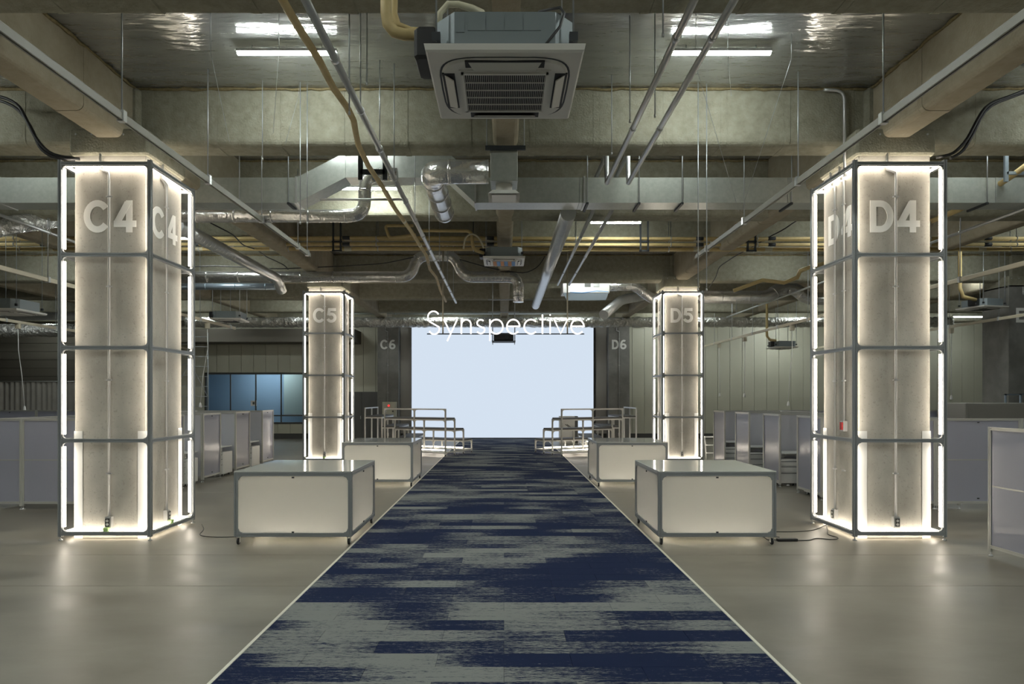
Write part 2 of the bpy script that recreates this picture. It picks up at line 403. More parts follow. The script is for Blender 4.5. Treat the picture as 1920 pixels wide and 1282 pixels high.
# ------------------------------------------------------------ wrapped steel beams
def beam_poly(w_, z0, z1, r=.09):
    h = w_/2; pts = [(-h, z1)]
    for k in range(5):
        a = PI/2*k/4; pts.append((-h+r-r*math.cos(a), z0+r-r*math.sin(a)))
    for k in range(5):
        a = PI/2*k/4; pts.append((h-r+r*math.sin(a), z0+r-r*math.cos(a)))
    pts.append((h, z1)); return pts
def beam(axis, c, a, b, w_, z0, z1, step=None, lab=None, mat='fibre'):
    root = thing('ceiling_beam', None, None, (0, 0, 0)); structure(root)
    poly = beam_poly(w_, z0, z1)
    n = max(1, round((b-a)/step)) if step else 1
    for i in range(n):
        p, q = a+(b-a)*i/n, a+(b-a)*(i+1)/n
        g = .0012 if step else 0
        def mk():
            off = random.uniform(-.006, .006) if step else 0
            pl = [(u*(1+off), v+off*.5) for u, v in poly]
            m = MB()
            if axis == 0: m.prism(pl, 0, -(q-p)/2+g, (q-p)/2-g)
            else:
                m.prism(pl, 1, -(q-p)/2+g, (q-p)/2-g)
            if step:
                e = (q-p)/2; pl2 = [(u*1.022, v-(.006 if v < z0+.2 else 0)) for u, v in pl]
                m.prism(pl2, axis, e-.09, e-.01)
            me = m.mesh('wrap_shape', mat)
            for f in me.polygons: f.use_smooth = False
            return me
        me = cached(('beam', axis, round(q-p, 3), w_, z0, z1, i % 4, mat), mk)
        o = obj('wrap_section', me, root, ((p+q)/2, c, 0) if axis == 0 else (c, (p+q)/2, 0))
    return root
BW, ZB = .48, 5.59
for y, z0, st in ((-5, ZB, 0), (-1.28, ZB, 0), (2.36, ZB, 0), (6.0, ZB, .91), (9.64, ZB, .91), (13.28, ZB, 1.82), (16.92, 5.93, 0), (20.57, ZB, 1.82), (24.2, ZB, 0), (27.85, ZB, 0), (31.2, ZB, 0)):
    beam(0, y, -RX, RX, BW, z0, 6.9, st)
for xx in (-16.3, -5.5, 5.47, 16.3):
    beam(1, xx, Y0, Y1, .42, 5.58, 6.9, 1.82, mat='fibre2')
for xx in (-10.9, .02, 10.9):
    beam(1, xx, Y0, Y1, .36, 5.60 if xx != .02 else 5.575, 6.9, 0, mat='fibre2')
# frayed top edges along the near beams
def fray(axis, c, a, b, z):
    m = MB(); n = int((b-a)/.12); pts = []
    for i in range(n+1):
        t = a+(b-a)*i/n; j = random.uniform(-.012, .012)
        pts.append((t, c+j, z-.02+random.uniform(-.012, .008)) if axis == 0 else (c+j, t, z-.02+random.uniform(-.012, .008)))
    m.tube(pts, [random.uniform(.014, .028) for _ in pts], 5); return structure(m.build('trim_2', 'fray'))
fray(0, 9.39, -13, 13, ZC); fray(0, 5.74, -10, 10, ZC); fray(0, 13.03, -13, 13, 6.70); fray(0, 20.32, -16, 16, ZC)
fray(1, -5.28, 0, 9.6, ZC); fray(1, 5.25, 0, 9.6, ZC)

# ------------------------------------------------------------ lettering
def ribbon(m, pts, wd_, y, th=.004, closed=False):
    """flat stroke in the x-z plane, mitred, front at y"""
    n = len(pts); L = []; R = []
    for i in range(n):
        if closed: a, c = pts[(i-1) % n], pts[(i+1) % n]
        else: a, c = pts[max(0, i-1)], pts[min(n-1, i+1)]
        p = pts[i]
        d1 = Vector((p[0]-a[0], p[1]-a[1])); d2 = Vector((c[0]-p[0], c[1]-p[1]))
        if d1.length < 1e-9: d1 = d2
        if d2.length < 1e-9: d2 = d1
        d1.normalize(); d2.normalize(); t = (d1+d2).normalized(); nn = Vector((-t.y, t.x)); k = 1/max(.5, nn.dot(Vector((-d1.y, d1.x))))
        L.append((p[0]+nn.x*wd_/2*k, p[1]+nn.y*wd_/2*k)); R.append((p[0]-nn.x*wd_/2*k, p[1]-nn.y*wd_/2*k))
    vs = [(a, y, b) for a, b in L]+[(a, y, b) for a, b in R]+[(a, y+th, b) for a, b in L]+[(a, y+th, b) for a, b in R]
    fs = []; N = n if closed else n-1
    for i in range(N):
        j = (i+1) % n; fs += [(i, j, n+j, n+i), (2*n+i, 3*n+i, 3*n+j, 2*n+j), (i, 2*n+i, 2*n+j, j), (n+i, n+j, 3*n+j, 3*n+i)]
    if not closed: fs += [(0, n, 3*n, 2*n), (n-1, 3*n-1, 4*n-1, 2*n-1)]
    m.add(vs, fs)
def arc(cx, cz, rx, rz, a0, a1, n=16):
    return [(cx+rx*math.cos(math.radians(a0+(a1-a0)*i/n)), cz+rz*math.sin(math.radians(a0+(a1-a0)*i/n))) for i in range(n+1)]
def glyph(ch):
    """strokes (points, closed) in a cell with cap height 1; returns advance width, list"""
    t = .2; h = t/2
    if ch == 'C': return .86, [(arc(.43, .5, .33, .41, 38, 322, 24), False)]
    if ch == 'D': return .82, [([(h+.04, h), (.36, h)]+arc(.36, .5, .32, .5-h, -90, 90, 14)+[(.36, 1-h), (h+.04, 1-h)], True)]
    if ch == 'E': return .72, [([(.68, h), (h+.04, h), (h+.04, 1-h), (.68, 1-h)], False), ([(h+.06, .51), (.62, .51)], False)]
    if ch == '4': return .74, [([(.50, 0), (.50, 1)], False), ([(.72, .27), (.02, .27)], False), ([(.46, .93), (.12, .30)], False)]
    if ch == '5': return .72, [([(.66, 1-h), (.20, 1-h), (.145, .50)], False), (arc(.34, .345, .255, .25, 130, -160, 18), False)]
    if ch == '6': return .72, [(arc(.36, .31, .24, .22, 0, 360, 22)[:-1], True), (arc(.43, .45, .31, .455, 62, 185, 14), False)]
def write(parent, txt, cap, y, zbase, xcen, mat='mark'):
    adv = [glyph(c)[0] for c in txt]; tot = sum(adv)+.06*(len(txt)-1); x = xcen-tot*cap/2
    for c, a in zip(txt, adv):
        m = MB()
        for k, (pts, cl) in enumerate(glyph(c)[1]):
            ribbon(m, [(x+px_*cap, zbase+pz*cap) for px_, pz in pts], .2*cap, y-.0008*k, .004, cl)
        m.build('painted_number' if c.isdigit() else 'painted_letter', mat, parent); x += (a+.06)*cap

# ------------------------------------------------------------ concrete columns
def face_empty(parent, half, k):
    return (half, k)
def column(txt, cx, cy, lit=True, width=1.0, conduits=(0, 1, 2, 3), mat='column', guards=True):
    root = thing('concrete_column', f'square concrete column painted {txt}'+(', glowing inside its light frame' if lit else (', dark against the back wall' if txt[1] == '6' else ', bare grey with form tie holes')), 'column', (cx, cy, 0))
    h = width/2
    m = MB(); m.bbox(-h, h, -h, h, 0, 5.42, .012); m.build('shaft', mat, root)
    for k in range(4):
        rz = k*PI/2
        holder = thing('face_marking', None, None, (0, 0, 0), rz); holder.parent = root
        if lit or k == 0: write(holder, txt, .447, -h-.005, 3.01+1.26, 0, 'mark' if lit else 'markdim')
    for k in conduits:
        rz = k*PI/2; c, s_ = math.cos(rz), math.sin(rz)
        def R(x_, y_): return (x_*c-y_*s_, x_*s_+y_*c)
        offs = [-.0] if not (txt == 'D4' and k == 3) else [-.1, .16]
        for oi, ox in enumerate(offs):
            zend = .30 if oi == 0 else 1.62
            p0 = R(ox, -h-.028); q0 = R(ox+.0, -h-.028); tp = R(ox-.12, -h-.028)
            cn = MB().tube([(p0[0], p0[1], zend), (p0[0], p0[1], 5.02), (p0[0]*.98+.02*tp[0], p0[1]*.98+.02*tp[1], 5.1), (tp[0], tp[1], 5.14), (tp[0], tp[1], 5.36)], .017, 8).build('conduit', 'steel', root)
            for z in (.9, 2.2, 3.5, 4.75):
                obj('clip', boxmesh(.075, .03, .02, 'steel'), cn, (*R(ox, -h-.03), z), (0, 0, rz))
            bx = obj('outlet_box', boxmesh(.085, .06, .15, 'steel'), root, (*R(ox, -h-.03), zend-.14), (0, 0, rz))
            pl = MB().box(-.03, .03, -.045, -.03, .02, .13).build('face_plate', 'base' if oi == 0 else 'red', bx)
            if oi == 0 and lit:
                for zz in (.05, .10): MB().tube([(0, -.05, zz), (0, -.044, zz)], .018, 10).build('socket', 'offwhite', bx)
                if k in (0, 1) and txt[0] == 'C': MB().bbox(-.035, .035, -.09, -.03, -.055, .01, .008).build('plug', 'greenplug', bx)
    if guards:
        for sx in (-1, 1):
            for sy in (-1, 1):
                g = MB(); x0, x1 = sorted((sx*(h-.115), sx*(h+.004))); y0, y1 = sorted((sy*(h+.001), sy*(h+.005)))
                g.box(x0, x1, y0, y1, 0, 1.5); x0, x1 = sorted((sx*(h+.001), sx*(h+.005))); y0, y1 = sorted((sy*(h-.115), sy*(h+.004)))
                g.box(x0, x1, y0, y1, 0, 1.5); g.build('corner_guard', 'white', root)
    if lit or txt == 'E5':
        MB().bbox(-.55, .55, -.55, .55, 5.34, 5.70, .03).build('wrapped_cap', 'fibre', root)
        MB().bbox(-.29, .29, -.31, .31, 5.70, 6.40, .05).build('wrapped_steel_stub', 'fibre', root)
        for k in range(5): MB().tube([(-.45+k*.22, -.556, 5.62), (-.45+k*.22, -.548, 5.62)], .014, 8).build('fixing_pin', 'steel', root)
    else:
        MB().bbox(-.5, .5, -.5, .5, 5.42, 6.40, .03).build('wrapped_cap', 'fibre', root)
    return root
CX, DX, R4, R5, R6 = -5.494, 5.45, 9.634, 20.57, 31.49
column('C4', CX, R4); column('D4', DX, R4); column('C5', CX, R5); column('D5', DX, R5)
column('C6', CX, R6, False, conduits=(0,), mat='unlit_col', guards=False); column('D6', DX, R6, False, conduits=(0,), mat='unlit_col', guards=False)
column('E5', 15.98, R5, False, 1.1, (0,), 'unlit_col', False)

# ------------------------------------------------------------ light frames round the columns
LV = [.095, 1.374, 2.653, 3.932, 5.21]
def light_frame(txt, cx, cy, W=1.283):
    root = thing('lighting_tower', f'tall slotted aluminium frame with warm light tubes around column {txt}', 'light frame', (cx, cy, 0), 0, 'light frames around the columns')
    h = W/2-.025
    for sx in (-1, 1):
        for sy in (-1, 1):
            p = obj('post', profile_mesh(LV[-1]-.05+.025, 2), root, (sx*h, sy*h, (LV[-1]+.075)/2))
            level_foot(root, (sx*h, sy*h, 0), .07)
            for k in range(4):
                L = LV[k+1]-LV[k]-.17
                o = obj('light_tube', cylmesh(.016, L, 'tube'), root, (sx*(h-.034), sy*(h-.034), (LV[k]+LV[k+1])/2))
    L = W-.1
    for zi, z in enumerate(LV):
        zz = z if zi < 4 else z-.025
        for s_ in (-1, 1):
            obj('rail', profile_mesh(L, 0), root, (0, s_*h, zz)); obj('rail', profile_mesh(L, 1), root, (s_*h, 0, zz))
            for e in (-1, 1):
                for up in ((1,) if zi == 0 else (-1,) if zi == 4 else (-1, 1)):
                    # brackets: gusset between post and rail
                    obj('corner_bracket', bracket_mesh(), root, (-e*(h-.025), s_*h, zz+up*.025), (0 if up > 0 else PI, 0, 0 if e > 0 else PI))
                    obj('corner_bracket', bracket_mesh(), root, (s_*h, -e*(h-.025), zz+up*.025), (0 if up > 0 else PI, 0, PI/2 if e > 0 else -PI/2))
        if zi in (0, 4):
            up = 1 if zi == 0 else -1
            for s_ in (-1, 1):
                obj('light_tube', cylmesh(.016, L-.12, 'tube', 10, 0), root, (0, s_*(h-.036), zz+up*.012)); obj('light_tube', cylmesh(.016, L-.12, 'tube', 10, 1), root, (s_*(h-.036), 0, zz+up*.012))
    return root
light_frame('C4', CX, R4); light_frame('D4', DX, R4); light_frame('C5', CX, R5); light_frame('D5', DX, R5)

# ------------------------------------------------------------ carpet
cp = thing('runner_carpet', 'wide navy and grey streaked plank carpet running to the bright screen', 'carpet', (0, 0, 0))
MB().box(-2.02, 2.02, 1.5, 31.45, .0005, .003).build('backing', 'navyseam', cp)
def tile_mesh(wx):
    def mk():
        m = MB(); g = .0012; m.bbox(-wx/2+g, wx/2-g, -.125+g*.6, .125-g*.6, .003, .0095, .0012); return m.mesh('plank_shape', 'carpet')
    return cached(('tile', wx), mk)
count = 0; rest = MB(); row = 6
while row*.25 < 31.4:
    yc = row*.25+.125
    edges = [-2, -1, 0, 1, 2] if row % 2 == 0 else [-2, -1.5, -.5, .5, 1.5, 2]
    near = yc > 4.1 and count+5 <= 300
    for a, b in zip(edges, edges[1:]):
        if near: obj('carpet_plank', tile_mesh(b-a), cp, ((a+b)/2, yc, 0)); count += 1
        else: rest.bbox(a+.0012, b-.0012, yc-.124, yc+.124, .003, .0095, .0012)
    row += 1
tag(rest.build('far_carpet_planks', 'carpet', cp), kind='stuff')
for s_ in (-1, 1): MB().bbox(s_*2.015-.014, s_*2.015+.014, 1.5, 31.45, .001, .012, .002).build('edge_trim', 'trim', cp)

# ------------------------------------------------------------ LED wall
sc = thing('led_screen', 'huge plain pale blue lit screen at the end of the carpet', 'screen', (-.07, 31.4, 0))
MB().box(-4.36, 4.36, -.02, .02, .06, 5.45).build('display', 'screen', sc)
MB().box(-4.40, 4.40, .02, .12, .03, 5.48).build('housing', 'base', sc)

# ------------------------------------------------------------ counters
def counter(label, x0, y0, W=1.57, D=1.57, Ht=.985):
    root = thing('light_counter', label, 'counter', (x0+W/2, y0+D/2, 0), 0, 'glowing wheeled counters beside the carpet')
    obj('softener_panel', boxmesh(W-.1, D-.1, .006, 'softener_sheet'), root, (0, 0, .112))  # added sheet under the tubes, softens their glow on the floor
    hx, hy = W/2-.025, D/2-.025; zb, zt = .135, Ht-.04
    for sx in (-1, 1):
        for sy in (-1, 1):
            obj('post', profile_mesh(Ht-.11-.015, 2), root, (sx*hx, sy*hy, (.11+Ht-.015)/2))
            caster(root, (sx*(hx-.02), sy*(hy-.02), 0), .042, .11)
    for z in (zb, zt):
        for s_ in (-1, 1):
            obj('rail', profile_mesh(W-.1, 0), root, (0, s_*hy, z)); obj('rail', profile_mesh(D-.1, 1), root, (s_*hx, 0, z))
            for e in (-1, 1):
                up = 1 if z == zb else -1
                obj('corner_bracket', bracket_mesh(), root, (-e*(hx-.025), s_*(hy+.008), z+up*.025), (0 if up > 0 else PI, 0, 0 if e > 0 else PI))
                obj('corner_bracket', bracket_mesh(), root, (s_*(hx+.008), -e*(hy-.025), z+up*.025), (0 if up > 0 else PI, 0, PI/2 if e > 0 else -PI/2))
    pz0, pz1 = zb+.02, zt-.02
    for s_ in (-1, 1):
        obj('side_panel', boxmesh(W-.09, .006, pz1-pz0, 'counter_panel'), root, (0, s_*(hy-.0), pz0))
        obj('side_panel', boxmesh(.006, D-.09, pz1-pz0, 'counter_panel'), root, (s_*(hx-.0), 0, pz0))
        for z in (zb+.035, zt-.045):
            obj('clip', boxmesh(.03, .012, .02, 'slot'), root, (0, s_*(hy+.018), z-.01)); obj('clip', boxmesh(.012, .03, .02, 'slot'), root, (s_*(hx+.018), 0, z-.01))
    obj('inner_tube', cylmesh(.014, W-.45, 'inner', 10, 0), root, (0, -hy+.17, zb+.02)); obj('inner_tube', cylmesh(.014, W-.45, 'inner', 10, 0), root, (0, hy-.17, zb+.02))
    obj('inner_tube', cylmesh(.014, D-.45, 'inner', 10, 1), root, (-hx+.17, 0, zb+.02)); obj('inner_tube', cylmesh(.014, D-.45, 'inner', 10, 1), root, (hx-.17, 0, zb+.02))
    MB().bbox(-W/2, W/2, -D/2, D/2, Ht-.015, Ht, .003).build('top', 'counter_top', root)
    return root
counter('glowing white wheeled counter standing nearest column C4', -3.60, 8.72)
counter('glowing white wheeled counter standing nearest column D4', 2.06, 8.72)
counter('glowing white wheeled counter behind another one, in front of column C5', -3.58, 14.45)
counter('glowing white wheeled counter behind another one, in front of column D5', 2.05, 14.45)

# ------------------------------------------------------------ stepped benches
def bleacher(label, ox, oy, rz, side, L=2.45):
    """side=-1: runs from local x=-L to 0; side=+1: 0 to L"""
    root = thing('stepped_bench', label, 'bench', (ox, oy, 0), rz, 'stepped benches facing the screen')
    xs = [0, side*L*.5, side*L]; vs = [0, .63, 1.26, 1.88]; top = [1.60, 1.25, .87, .47]; p = 'alu_light'
    xm = side*L/2
    for i, v in enumerate(vs):
        for x_ in xs:
            obj('post', profile_mesh(top[i]-.10, 2, p, .045), root, (x_, v, (top[i]+.10)/2))
            if x_ != xs[1] or i in (0,): caster(root, (x_, v, 0), .035, .10)
        levels = {0: (1.58, 1.22), 1: (1.22, .84), 2: (.84, .44), 3: (.44,)}[i]
        for z in levels: obj('rail', profile_mesh(L-.045, 0, p, .045), root, (xm, v, z))
        for z in levels:
            for x_, e in ((xs[0], side), (xs[2], -side)):
                obj('corner_bracket', bracket_mesh(p, .07), root, (x_+e*.022, v, z-.022), (PI, 0, 0 if e > 0 else PI))
            for e in (-1, 1): obj('corner_bracket', bracket_mesh(p, .07), root, (xs[1]+e*.022, v, z-.022), (PI, 0, 0 if e > 0 else PI))
        obj('rail', profile_mesh(L-.045, 0, p, .045), root, (xm, v, .125)) if i in (0, 3) else None
    for x_ in xs:
        for i in range(3):
            obj('rail', profile_mesh(.585, 1, p, .045), root, (x_, vs[i]+.315, (1.22, .84, .44)[i]))
        obj('rail', profile_mesh(1.83, 1, p, .045), root, (x_, .94, .125))
    for i in range(3):
        z = (1.245, .865, .465)[i]
        for h_ in (0, 1):
            MB().bbox(-L/4+.002, L/4-.002, vs[i]-.02, vs[i+1]+.02, -.005, .045, .006).build('seat_board', 'seat', root, (xs[1]+(h_-.5)*L/2, 0, z))
    for v in (.25, 1.55):
        obj('light_tube', cylmesh(.016, L-.3, 'tube', 8, 0), root, (xm, v, .19))
    return root
bleacher('stepped bench left of the carpet, its rear rail toward the counter', -1.96, 21.9, math.radians(-25), -1)
bleacher('stepped bench left of the carpet, turned sideways in front of column C6', -5.2, 24.5, math.radians(-90), -1)
bleacher('stepped bench right of the carpet, its rear rail toward the counter', 1.93, 21.9, math.radians(25), 1)
bleacher('stepped bench right of the carpet, turned sideways in front of column D6', 4.95, 24.5, math.radians(90), 1)

# podium, control box
pd = thing('podium', 'pale box podium with two slanted black lines before the screen', 'podium', (2.79, 28.6, 0))
MB().bbox(-.38, .28, -.25, .25, 0, 1.17, .01).build('body', 'offwhite', pd); MB().bbox(.28, .42, -.22, .25, 0, 1.17, .01).build('darker_side', 'doorgrey', pd)  # narrow slab in darker grey along one side
for k in (0, 1):
    m = MB(); m.add([(-.16+k*.07, -.256, .83), (-.12+k*.07, -.256, .83), (.04+k*.07, -.256, .70), (0+k*.07, -.256, .70)], [(0, 1, 2, 3)]); m.build('slanted_line', 'black', pd)
cb = thing('control_box', 'beige electrical control box with a red lamp on column C6', 'control box', (-5.4, 30.88, 1.0))
MB().bbox(-.33, .33, -.1, .1, 0, .78, .01).build('case', 'wallpanel', cb); MB().box(-.29, .29, -.115, -.1, .04, .74).build('door', 'wallpanel', cb)
MB().tube([(-.02, -.14, .60), (-.02, -.11, .60)], .045, 12).build('lamp', 'redled', cb); MB().box(.14, .21, -.12, -.11, .3, .37).build('meter', 'base', cb)
MB().box(-.2, -.12, -.12, -.11, .3, .37).build('meter', 'steel', cb)

# ------------------------------------------------------------ glowing sign
D_S = 18.5; su = D_S/F/2.981
def cc(*pts): return [((a-918)*su, (675-b)*su) for a, b in pts]
def carc(cx, cy, r, a0, a1, n=18, ry=None): return [(cx+r*math.cos(math.radians(a0+(a1-a0)*i/n)), cy-(ry or r)*math.sin(math.radians(a0+(a1-a0)*i/n))) for i in range(n+1)]
G = [
 ('S', [carc(515, 578, 31, 28, 205, 14)+[(492, 604), (520, 620), (544, 634)]+carc(519, 646, 29, 15, -155, 12)], ),
 ('y', [[(573, 592), (611, 672)], [(648, 592), (592, 713)]]),
 ('n', [[(671, 673), (671, 592)], [(671, 632)]+carc(698, 620, 26, 170, 0, 12)+[(724, 673)]]),
 ('s', [carc(779, 613, 20, 40, 215, 10, 19)+[(769, 628), (788, 638)]+carc(779, 651, 22, 40, -150, 10, 20)]),
 ('p', [[(830, 592), (830, 712)], carc(866, 633, 37, 0, 360, 26, 40)]),
 ('e', [[(925, 631), (997, 631)]+carc(961, 633, 36, 0, 318, 24, 40)]),
 ('c', [carc(1060, 633, 38, 45, 315, 22, 40)]),
 ('t', [[(1124, 566), (1124, 673)], [(1110, 593), (1142, 593)]]),
 ('i', [[(1167, 592), (1167, 673)], [(1167, 564), (1167, 571)]]),
 ('v', [[(1189, 592), (1226, 672), (1264, 592)]]),
 ('e', [[(1284, 631), (1355, 631)]+carc(1320, 633, 36, 0, 318, 24, 40)]),
]
zb = H+(VY-626.4)*D_S/F
sg = thing('hanging_sign', 'glowing white lettering hung across the hall above the carpet', 'sign', ((948-VX)*D_S/F, D_S, zb))
for g in G:
    m = MB()
    for st in g[1]:
        q = cc(*st); m.tube([(a, 0, b) for a, b in q], .0185, 8)
    m.build('letter', 'sign', sg)
obj('carrier_bar', boxmesh(4.45, .03, .03, 'darksteel'), sg, (0, .03, -.005))
for a in (567, 1264):
    MB().tube([((a-918)*su, .03, .02), ((a-918)*su, .03, 5.9-zb+.5)], .02, 8).build('hanger_rod', 'cream', sg)

# projector under the sign
pj = thing('projector', 'black projector hung on rods in front of the pale screen', 'projector', (-.01, 21.3, H+(VY-640)*21.3/F))
MB().bbox(-.32, .32, -.3, .3, 0, .25, .03).build('case', 'black', pj)
MB().tube([(.1, -.3, .12), (.1, -.36, .12)], .06, 14).build('lens', 'darksteel', pj)
MB().box(-.38, .38, -.32, .32, -.02, 0).build('tray', 'darksteel', pj)
for sx in (-1, 1):
    for sy in (-1, 1): MB().tube([(sx*.36, sy*.3, -.08), (sx*.36, sy*.3, 2.62)], .012, 6).build('hanger_rod', 'rod', pj)
for z in (.45, .9, 1.3): MB().box(-.5, .5, -.32, -.29, z, z+.03).build('cross_bar', 'rod', pj)

# ------------------------------------------------------------ ceiling cassette air conditioners
def superellipse(a, n=40, e=4.5):
    out = []
    for i in range(n):
        t = 2*PI*i/n; c, s_ = math.cos(t), math.sin(t)
        out.append((a*abs(c)**(2/e)*(1 if c >= 0 else -1), a*abs(s_)**(2/e)*(1 if s_ >= 0 else -1)))
    return out
def cassette(label, loc, rz=0, detail=True, top=6.38, filt=False, body='acgrey'):
    root = thing('ceiling_air_conditioner', label, 'air conditioner', loc, rz)
    m = MB(); a, b = .475, .455
    m.add([(-a, -a, .045), (a, -a, .045), (a, a, .045), (-a, a, .045), (-b-.012, -b-.012, .012), (b+.012, -b-.012, .012), (b+.012, b+.012, .012), (-b-.012, b+.012, .012), (-b, -b, 0), (b, -b, 0), (b, b, 0), (-b, b, 0)],
          [(0, 1, 5, 4), (1, 2, 6, 5), (2, 3, 7, 6), (3, 0, 4, 7), (4, 5, 9, 8), (5, 6, 10, 9), (6, 7, 11, 10), (7, 4, 8, 11), (8, 9, 10, 11), (3, 2, 1, 0)])
    m.build('cover_panel', 'offwhite', root)
    ring = superellipse(.40); m = MB(); n = len(ring)
    m.add([(x_, y_, .0) for x_, y_ in ring]+[(x_*.97, y_*.97, -.014) for x_, y_ in ring], [(i, (i+1) % n, n+(i+1) % n, n+i) for i in range(n)]+[tuple(range(n, 2*n))])
    m.build('inlet_frame', 'offwhite', root)
    if detail:
        # thin dark shadow gap ring and four louvres
        m = MB(); r2 = superellipse(.412); m.add([(x_, y_, -.0005) for x_, y_ in ring]+[(x_, y_, -.0012) for x_, y_ in r2], [(i, (i+1) % n, n+(i+1) % n, n+i) for i in range(n)])
        m.build('shadow_gap', 'slot', root)
    for k in range(4):
        rr = k*PI/2; e = thing('louvre_slot', None, None, (0, 0, 0), rr); e.parent = root
        MB().box(-.24, .24, -.39, -.312, -.0165, -.010).build('slot', 'black', e)
        f = MB(); f.add([(-.22, -.375, -.018), (.22, -.375, -.018), (.19, -.325, -.040), (-.19, -.325, -.040), (-.22, -.375, -.012), (.22, -.375, -.012), (.19, -.32, -.034), (-.19, -.32, -.034)],
                        [(0, 1, 2, 3), (4, 7, 6, 5), (0, 4, 5, 1), (2, 6, 7, 3), (0, 3, 7, 4), (1, 5, 6, 2)])
        f.build('flap', 'offwhite', e)
    MB().box(-.285, .285, -.285, .285, -.022, -.012).build('grille_frame', 'offwhite', root)
    MB().box(-.255, .255, -.255, .255, -.0235, -.0215).build('filter', 'black', root)
    if filt:
        for k in range(6):
            u = -.25+k*.085; m = MB(); m.add([(u, -.25, -.036), (u+.075, -.25, -.036), (u+.085, .25, -.036), (u+.01, .25, -.036)], [(0, 1, 2, 3)])
            m.build('filter_stripe', 'orange' if k % 2 == 0 else 'blue', root)
    if detail:
        m = MB()
        for k in range(42): u = -.25+k*.5/41; m.box(u-.0012, u+.0012, -.255, .255, -.032, -.0235)
        tag(m.build('grille_fins', 'offwhite', root), kind='stuff')
        for k in range(1, 5): u = -.255+k*.102; MB().box(-.255, .255, u-.0025, u+.0025, -.034, -.028).build('grille_bar', 'offwhite', root)
        MB().box(-.27, .27, -.27, -.255, -.034, -.02).build('grille_bar', 'offwhite', root); MB().box(-.27, .27, .255, .27, -.034, -.02).build('grille_bar', 'offwhite', root)
        MB().box(-.27, -.255, -.27, .27, -.034, -.02).build('grille_bar', 'offwhite', root); MB().box(.255, .27, -.27, .27, -.034, -.02).build('grille_bar', 'offwhite', root)
    o = [(-.42, -.30), (-.30, -.42), (.30, -.42), (.42, -.30), (.42, .30), (.30, .42), (-.30, .42), (-.42, .30)]
    MB().prism(o, 2, .045, .262).build('casing', body, root)
    if detail:
        for u in (-.22, -.11, 0, .11): 
            MB().box(u, u+.105, -.424, -.42, .15, .24).build('knockout_plate', body, root)
        MB().box(-.29, -.24, -.424, -.42, .14, .24).build('knockout_plate', body, root)
    for sx in (-1, 1):
        for sy in (-1, 1):
            MB().tube([(sx*.41, sy*.39, .1), (sx*.41, sy*.39, top-loc[2])], .006 if detail else .009, 6).build('hanger_rod', 'rod', root)
            MB().box(sx*.41-.025, sx*.41+.025, sy*.39-.02, sy*.39+.02, .10, .15).build('hanger_bracket', 'darksteel', root)
    MB().bbox(-.56, -.41, -.28, .0, .06, .26, .02).build('pipe_connection', 'black', root)
    return root
cassette('large grey cassette air conditioner hanging closest overhead', (.005, 4.305, 3.99))
cassette('cassette air conditioner with orange and blue striped filter', (.0, 15.1, 5.09), filt=True)
cassette('cassette air conditioner hung left of column C4, beyond the partitions', (-10.85, 14.4, 3.83), detail=True)
cassette('small cassette air conditioner right of column C4, below the foil duct', (-8.75, 20.9, 4.42), .1, False)
cassette('cassette air conditioner hung right of column D4 beside column E5', (14.6, 20.0, 4.68), .25, False)
cassette('cassette air conditioner hung between columns D5 and D4', (11.3, 26.6, 3.98), 0, False)

def pipe(name, label, cat, pts, r, mat, n=8, group=None, parent=None, bands=None, hang=None):
    if parent: return MB().tube(pts, r, n).build(name, mat, parent)
    root = thing(name, label, cat, pts[0], 0, group); o = Vector(pts[0])
    MB().tube([Vector(p)-o for p in pts], r, n).build('pipe_run', mat, root)
    if hang:
        for a, b in zip(pts, pts[1:]):
            a, b = Vector(a), Vector(b); k = int((b-a).length/hang[0])
            for j in range(k):
                p = a.lerp(b, (j+.5)/k)
                MB().tube([p-o, Vector((p.x, p.y, hang[1]))-o], .007, 5).build('hanger_rod', 'rod', root); MB().tube([p-o-(b-a).normalized()*.012, p-o+(b-a).normalized()*.012], r*1.25, n).build('hanger_clamp', 'steel', root)
    if bands:
        for i in range(len(pts)-1):
            a, b = Vector(pts[i])-o, Vector(pts[i+1])-o; Lh = (b-a).length; k = int(Lh/bands[0])
            for j in range(1, k+1):
                p = a.lerp(b, j/(k+1)); d = (b-a).normalized()*bands[1]
                MB().tube([p-d, p+d], r*bands[2], n).build('joint_band', bands[3], root)
    return root
# tan hoses of the nearest unit
pipe('insulated_pipe', 'thick tan pipe bending down to the closest air conditioner', 'pipe', [at(724, -60, 4.2), at(724, 25, 4.2), at(727, 45, 4.2), at(740, 60, 4.2), at(758, 65, 4.2), at(800, 66, 4.2)], .036, 'pipe', 10)
pipe('insulated_pipe', 'second tan pipe beside the thick one at the closest air conditioner', 'pipe', [at(740, -60, 4.4), at(738, 25, 4.4), at(745, 48, 4.4), at(770, 58, 4.4), at(815, 62, 4.4)], .026, 'pipe', 8)
pipe('drain_hose', 'pale ribbed hose looping over the closest air conditioner', 'hose', [at(822, 50, 4.3), at(825, 25, 4.3), at(840, 8, 4.3), at(860, 8, 4.3), at(885, 16, 4.3), at(905, 24, 4.4)], .02, 'pipepale', 8)
pipe('power_cable', 'black cable looping beside the closest air conditioner casing', 'cable', [at(1018, 92, 3.85), at(1024, 82, 3.85), at(1050, 50, 3.85), at(1058, 25, 3.9), at(1050, 14, 3.9), at(1010, 22, 4.0)], .008, 'black', 6)
